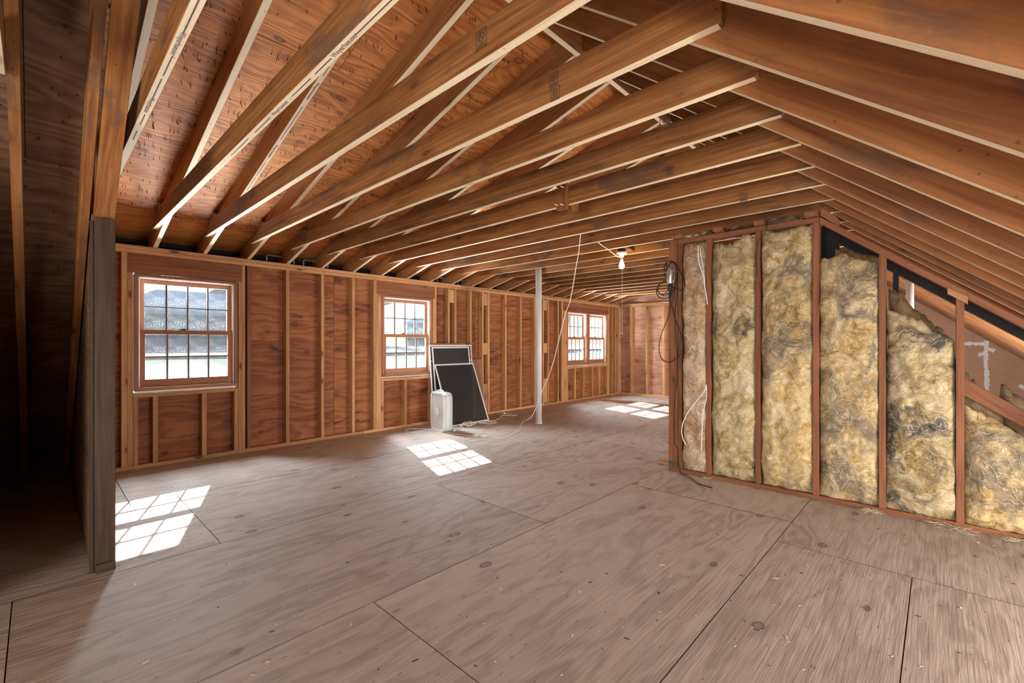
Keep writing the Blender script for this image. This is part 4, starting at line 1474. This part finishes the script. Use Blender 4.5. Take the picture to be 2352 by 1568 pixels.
ep = [Vector((A0.x, A0.y, 2.29))] + [on_plan(*q) for q in ((1329, 580), (1323, 612), (1318, 644), (1309, 692), (1299, 720), (1285, 775), (1270, 835), (1258, 868), (1245, 899), (1232, 934), (1219.5, 958))]
ep = [p for p in ep if p.z > 0.03]
ep += [Vector((-4.52, 5.00, 0.03)), Vector((-4.42, 4.85, 0.007)), Vector((-4.22, 4.60, 0.006)), Vector((-4.08, 4.28, 0.006)), Vector((-4.03, 4.10, 0.006)), Vector((-4.12, 4.02, 0.006)), Vector((-4.22, 3.985, 0.008))]
tube('cord', ep, 0.0044, MAT['cord'], ec, n=6)
bm = bmesh.new()
add_box_bm(bm, (-0.03, -0.016, -0.011), (0.03, 0.016, 0.013))
add_box_bm(bm, (0.03, -0.007, -0.006), (0.055, 0.007, 0.006))
put('outlet_connector', mesh_from_bm('outlet_connector', bm, MAT['white_plastic']), ec, Matrix.Translation((-4.27, 3.965, 0.012)) @ Matrix.Rotation(math.radians(24), 4, 'Z'))

# tangled spare cord before the screens
tg = tag(empty('extension_cord', (-4.95, 4.35, 0)), 'tangled white cord heap on the floor in front of the leaning screens', 'cord')
tp = [(-4.88, 3.97), (-4.78, 4.02), (-4.74, 4.10), (-4.86, 4.14), (-4.98, 4.18), (-5.02, 4.28), (-4.92, 4.33), (-4.84, 4.26), (-4.90, 4.18), (-5.02, 4.22), (-5.06, 4.34), (-4.96, 4.42), (-4.86, 4.36), (-4.94, 4.27), (-5.05, 4.40), (-5.02, 4.50), (-4.90, 4.46), (-4.86, 4.52), (-4.90, 4.66), (-4.88, 4.78), (-4.93, 4.84), (-5.00, 4.74), (-5.02, 4.58), (-5.06, 4.68), (-5.05, 4.83), (-5.04, 4.92), (-5.08, 5.02), (-5.12, 5.12), (-5.22, 5.24), (-5.29, 5.36), (-5.23, 5.42), (-5.15, 5.45), (-5.14, 5.55), (-5.28, 5.56), (-5.40, 5.52)]
rt = random.Random(5)
tube('cord', [(x, y, 0.006 + (0.05 * abs(math.sin(i * 1.7)) if 3 < i < 18 else 0.0)) for i, (x, y) in enumerate(tp)], 0.0045, MAT['cord'], tg, n=6)
boxes('plug', [((-5.44, 5.50, 0.0), (-5.40, 5.535, 0.022))], MAT['white_plastic'], tg)
boxes('plug', [((-4.87, 3.945, 0.0), (-4.84, 3.975, 0.022))], MAT['white_plastic'], tg)


# ------------------------------------------------------------------ WINDOW SCREENS leaning on the studs
def screen(label, y0, y1, xt, zt, xb, bars, fwid=0.022, group=None, skew=0.0):
    H = math.hypot(zt, xt - xb)
    u = Vector((0, 1, 0))
    v = Vector((xt - xb, skew, zt)).normalized()
    M = frame_matrix((xb, y0, 0.001), u, v)
    w = u.cross(v)
    o = empty('window_screen', (xb, y0, 0.001), M.to_3x3().to_4x4())
    WM[o.name] = M
    tag(o, label, 'window screen')
    W = y1 - y0
    t = 0.009
    put('stile', mesh_from_bm('stile', (lambda b: (add_box_bm(b, (0, 0, 0), (fwid, H, t)), b)[1])(bmesh.new()), MAT['white_metal']), o, M)
    put('stile', mesh_from_bm('stile', (lambda b: (add_box_bm(b, (W - fwid, 0, 0), (W, H, t)), b)[1])(bmesh.new()), MAT['white_metal']), o, M)
    put('rail', mesh_from_bm('rail', (lambda b: (add_box_bm(b, (fwid, 0, 0), (W - fwid, fwid, t)), b)[1])(bmesh.new()), MAT['white_metal']), o, M)
    put('rail', mesh_from_bm('rail', (lambda b: (add_box_bm(b, (fwid, H - fwid, 0), (W - fwid, H, t)), b)[1])(bmesh.new()), MAT['white_metal']), o, M)
    for q in bars:
        put('crossbar', mesh_from_bm('crossbar', (lambda b: (add_box_bm(b, (fwid, H * q - 0.008, 0), (W - fwid, H * q + 0.008, t)), b)[1])(bmesh.new()), MAT['white_metal']), o, M)
    put('insect_mesh', mesh_from_bm('insect_mesh', (lambda b: (add_box_bm(b, (fwid * 0.6, fwid * 0.6, t * 0.45), (W - fwid * 0.6, H - fwid * 0.6, t * 0.55)), b)[1])(bmesh.new()), MAT['screen']), o, M)
    return o


screen('tallest window screen, rearmost of those leaning beside the second window', 4.035, 4.875, -5.545, 1.185, -5.43, (0.79,))
screen('narrower window screen standing inside the tallest one', 4.065, 4.80, -5.515, 1.155, -5.375, (0.44,))
screen('front window screen, lower and leaning at the widest angle', 4.09, 4.865, -5.485, 0.89, -5.11, ())


def lean_sheet(name, label, y0, y1, xt, zt, xb, mat, th=0.009):
    H = math.hypot(zt, xt - xb)
    v = Vector((xt - xb, 0, zt)).normalized()
    M = frame_matrix((xb, y0, 0.001), (0, 1, 0), v)
    o = put(name, prism_mesh(name, [(0, 0), (y1 - y0, 0), (y1 - y0, H), (0, H)], th, mat, 0.001), None, M)
    return tag(o, label, 'board')


lean_sheet('hardboard_sheet', 'brown hardboard sheet leaning behind the screens, its right side showing', 4.30, 5.14, -5.574, 0.945, -5.52, MAT['hardboard'])
lean_sheet('hardboard_strip', 'dark red board leaning behind the screens, just its top edge showing', 4.06, 4.78, -5.572, 1.21, -5.475, MAT['red_stud'])

# wood scraps by the end post
sc = box('wood_scrap', (-2.06, 4.30, 0.0005), (-1.90, 4.40, 0.022), 'x', MAT['stud'], None)
tag(sc, 'short flat wood scrap on the floor behind the end post foot', 'wood scrap')

# crumbs and chips all over the floor
rc = random.Random(21)


def crumbs(name, label, n, mat, smin, smax, area_fn):
    bm = bmesh.new()
    for i in range(n):
        x, y = area_fn()
        s = smin + (smax - smin) * rc.random() ** 3
        a = rc.uniform(0, 6.28)
        h = s * rc.uniform(0.1, 0.4)
        l = s * rc.uniform(0.5, 2.2)
        ca, sa = math.cos(a), math.sin(a)
        b = [(-l, -s * .5), (l * .8, -s * .4), (l, s * .4), (-l * .7, s * .5)]
        vb = [bm.verts.new((x + px_ * ca - py_ * sa, y + px_ * sa + py_ * ca, 0.0003)) for px_, py_ in b]
        vt = bm.verts.new((x, y, 0.0003 + h))
        for k in range(4):
            bm.faces.new((vb[k], vb[(k + 1) % 4], vt))
        bm.faces.new(vb[::-1])
    o = put(name, mesh_from_bm(name, bm, mat))
    return tag(o, label, 'debris', kind='stuff')


def spread():
    while True:
        x, y = rc.uniform(-5.4, 1.5), rc.uniform(0.2, 9.4)
        if rc.random() < 1.0 / (0.6 + 0.12 * math.hypot(x, y) ** 1.5) and not (x > -1.9 and y > 4.08):
            return x, y


def patch():
    return rc.gauss(-3.4, 0.8), min(9.4, rc.gauss(4.9, 0.9))


crumbs('wood_chips', 'pale wood chips and plaster crumbs strewn over the plywood floor', 2000, MAT['chip'], 0.0015, 0.009, lambda: spread() if rc.random() < 0.78 else patch())
crumbs('dirt_crumbs', 'dark bits of bark and dirt strewn over the plywood floor', 700, MAT['dirt'], 0.0015, 0.008, spread)
# torn wool tufts along the partition plate


def tuft(label, x, y, seed, s=0.06, n=60):
    rnd = random.Random(seed)
    bm = bmesh.new()
    for i in range(n):
        a = rnd.uniform(0, 6.28)
        p = Vector((x + rnd.gauss(0, s * .28), y + rnd.gauss(0, s * .2), 0.003 + abs(rnd.gauss(0, s * .12))))
        pts = [p]
        for k in range(6):
            a += rnd.uniform(-.9, .9)
            p = p + Vector((math.cos(a) * s * .22, math.sin(a) * s * .16, rnd.uniform(-.1, .1) * s))
            p.z = max(0.003, p.z)
            pts.append(p)
        tube_bm(bm, smooth_path(pts, 2), rnd.choice((0.0006, 0.0008, 0.0012, 0.002)), 4, lambda t: max(.2, math.sin(math.pi * min(max(t, .05), .95))))
    o = put('wool_tuft', mesh_from_bm('wool_tuft', bm, MAT['fibre'], True))
    return tag(o, label, 'insulation')


for lab, (px, py), s, sd in (('torn white wool tuft trailing on the floor under the dark-smudged batt', (2185, 1212), 0.10, 1),
                             ('little wool tuft on the floor under the pale yellow batt with rounded top', (2000, 1166), 0.06, 2),
                             ('tiny wool tuft on the floor under the sooty batt', (1630, 1096), 0.03, 3),
                             ('wool tuft on the floor at the right edge of the picture', (2335, 1238), 0.08, 4)):
    p = on_z(px, py, 0)
    tuft(lab, p.x, min(p.y, YP - 0.02), sd, s)

# ------------------------------------------------------------------ OUTDOORS
ground = struct('ground', (-30, 4, -2.8))
bm = bmesh.new()
NX, NY = 30, 16
V = []
for i in range(NX + 1):
    d = (i / NX) ** 1.5 * 110.0
    row = []
    for j in range(NY + 1):
        y = -110 + 260 * j / NY
        x = -7.0 - d
        z = -3.0 + 3.9 * min(1.0, d / 34.0) ** 1.15 + 0.15 * noise.noise(Vector((x * .05, y * .05, 0)))
        row.append(bm.verts.new((x, y, z)))
    V.append(row)
for i in range(NX):
    for j in range(NY):
        bm.faces.new((V[i][j], V[i][j + 1], V[i + 1][j + 1], V[i + 1][j]))
put('lawn', mesh_from_bm('lawn', bm, MAT['grass'], True), ground)


def gz(x):
    return -3.0 + 3.9 * min(1.0, (-7.0 - x) / 34.0) ** 1.15


bm = bmesh.new()
V = []
for i, y in enumerate(range(-80, 121, 8)):
    V.append((bm.verts.new((-35.5, y, gz(-35.5) + 0.20)), bm.verts.new((-38, y, gz(-38) + 0.20))))
for i in range(len(V) - 1):
    bm.faces.new((V[i][0], V[i + 1][0], V[i + 1][1], V[i][1]))
put('driveway', mesh_from_bm('driveway', bm, MAT['drive']), ground)


def house(label, x, y, wx, wy, hw, hr, name='house'):
    z0 = gz(x) - 0.3
    h = tag(empty(name, (x, y, z0)), label, 'house')
    box('walls', (x - wx / 2, y - wy / 2, z0), (x + wx / 2, y + wy / 2, z0 + hw), 'y', MAT['siding'], h, bev=0)
    bm = bmesh.new()
    o = 0.5
    zt = z0 + hw
    b = [bm.verts.new(p) for p in ((x - wx / 2 - o, y - wy / 2 - o, zt), (x + wx / 2 + o, y - wy / 2 - o, zt), (x + wx / 2 + o, y + wy / 2 + o, zt), (x - wx / 2 - o, y + wy / 2 + o, zt))]
    t = [bm.verts.new((x, y - wy / 2 + wx * .35, zt + hr)), bm.verts.new((x, y + wy / 2 - wx * .35, zt + hr))]
    bm.faces.new(b[::-1])
    bm.faces.new((b[0], b[1], t[0]))
    bm.faces.new((b[1], b[2], t[1], t[0]))
    bm.faces.new((b[2], b[3], t[1]))
    bm.faces.new((b[3], b[0], t[0], t[1]))
    put('roof', mesh_from_bm('roof', bm, MAT['shingle']), h)
    box('fascia', (x + wx / 2 + o - 0.04, y - wy / 2 - o, zt - 0.22), (x + wx / 2 + o, y + wy / 2 + o, zt + 0.02), 'y', MAT['housetrim'], h, bev=0)
    n = max(2, int(wy / 4))
    for i in range(n):
        yy = y - wy / 2 + wy * (i + 0.5) / n
        wn_ = box('window', (x + wx / 2 - 0.02, yy - 0.7, z0 + hw * .38), (x + wx / 2 + 0.05, yy + 0.7, z0 + hw * .85), 'y', MAT['housetrim'], h, bev=0)
        box('pane', (x + wx / 2 + 0.05, yy - 0.58, z0 + hw * .42), (x + wx / 2 + 0.07, yy + 0.58, z0 + hw * .81), 'y', MAT['darkpane'], wn_, bev=0)
    return h


house('low grey-roofed house seen through the first window', -46, 11.5, 9, 16, 3.0, 2.0)
house('grey house seen through the second window', -44, 41, 9, 18, 3.1, 2.6)
house('pale house seen through the pair of far windows', -46, 92, 9, 22, 3.2, 2.2)


def tree(label, x, y, h, r, seed):
    rnd = random.Random(seed)
    z0 = gz(x) - 0.2
    t = tag(empty('tree', (x, y, z0)), label, 'tree')
    lathe('trunk', [(0.25, 0), (0.18, h * .35), (0.08, h * .7)], (x, y, z0), MAT['bark'], t, 8)
    bm = bmesh.new()
    for k in range(14):
        c = Vector((rnd.gauss(0, r * .42), rnd.gauss(0, r * .42), h * .62 + rnd.gauss(0, h * .16)))
        rr = r * rnd.uniform(.3, .5)
        q = bmesh.ops.create_icosphere(bm, subdivisions=2, radius=rr)
        for v in q['verts']:
            v.co = v.co * (1 + 0.28 * noise.noise(v.co * 1.7 + Vector((seed, k, 0)))) + c
    put('crown', mesh_from_bm('crown', bm, MAT['leaf'], True), t, Matrix.Translation((x, y, z0)))
    return t


tree('tree behind the low grey-roofed house', -60, 17, 8, 3.6, 1)
tree('dark tree left of the grey house seen through the second window', -52, 27, 8, 4.0, 2)
tree('dark tree right of the grey house seen through the second window', -54, 56, 9, 4.2, 3)
tree('far tree beyond the pale house', -62, 78, 10, 4.5, 4)
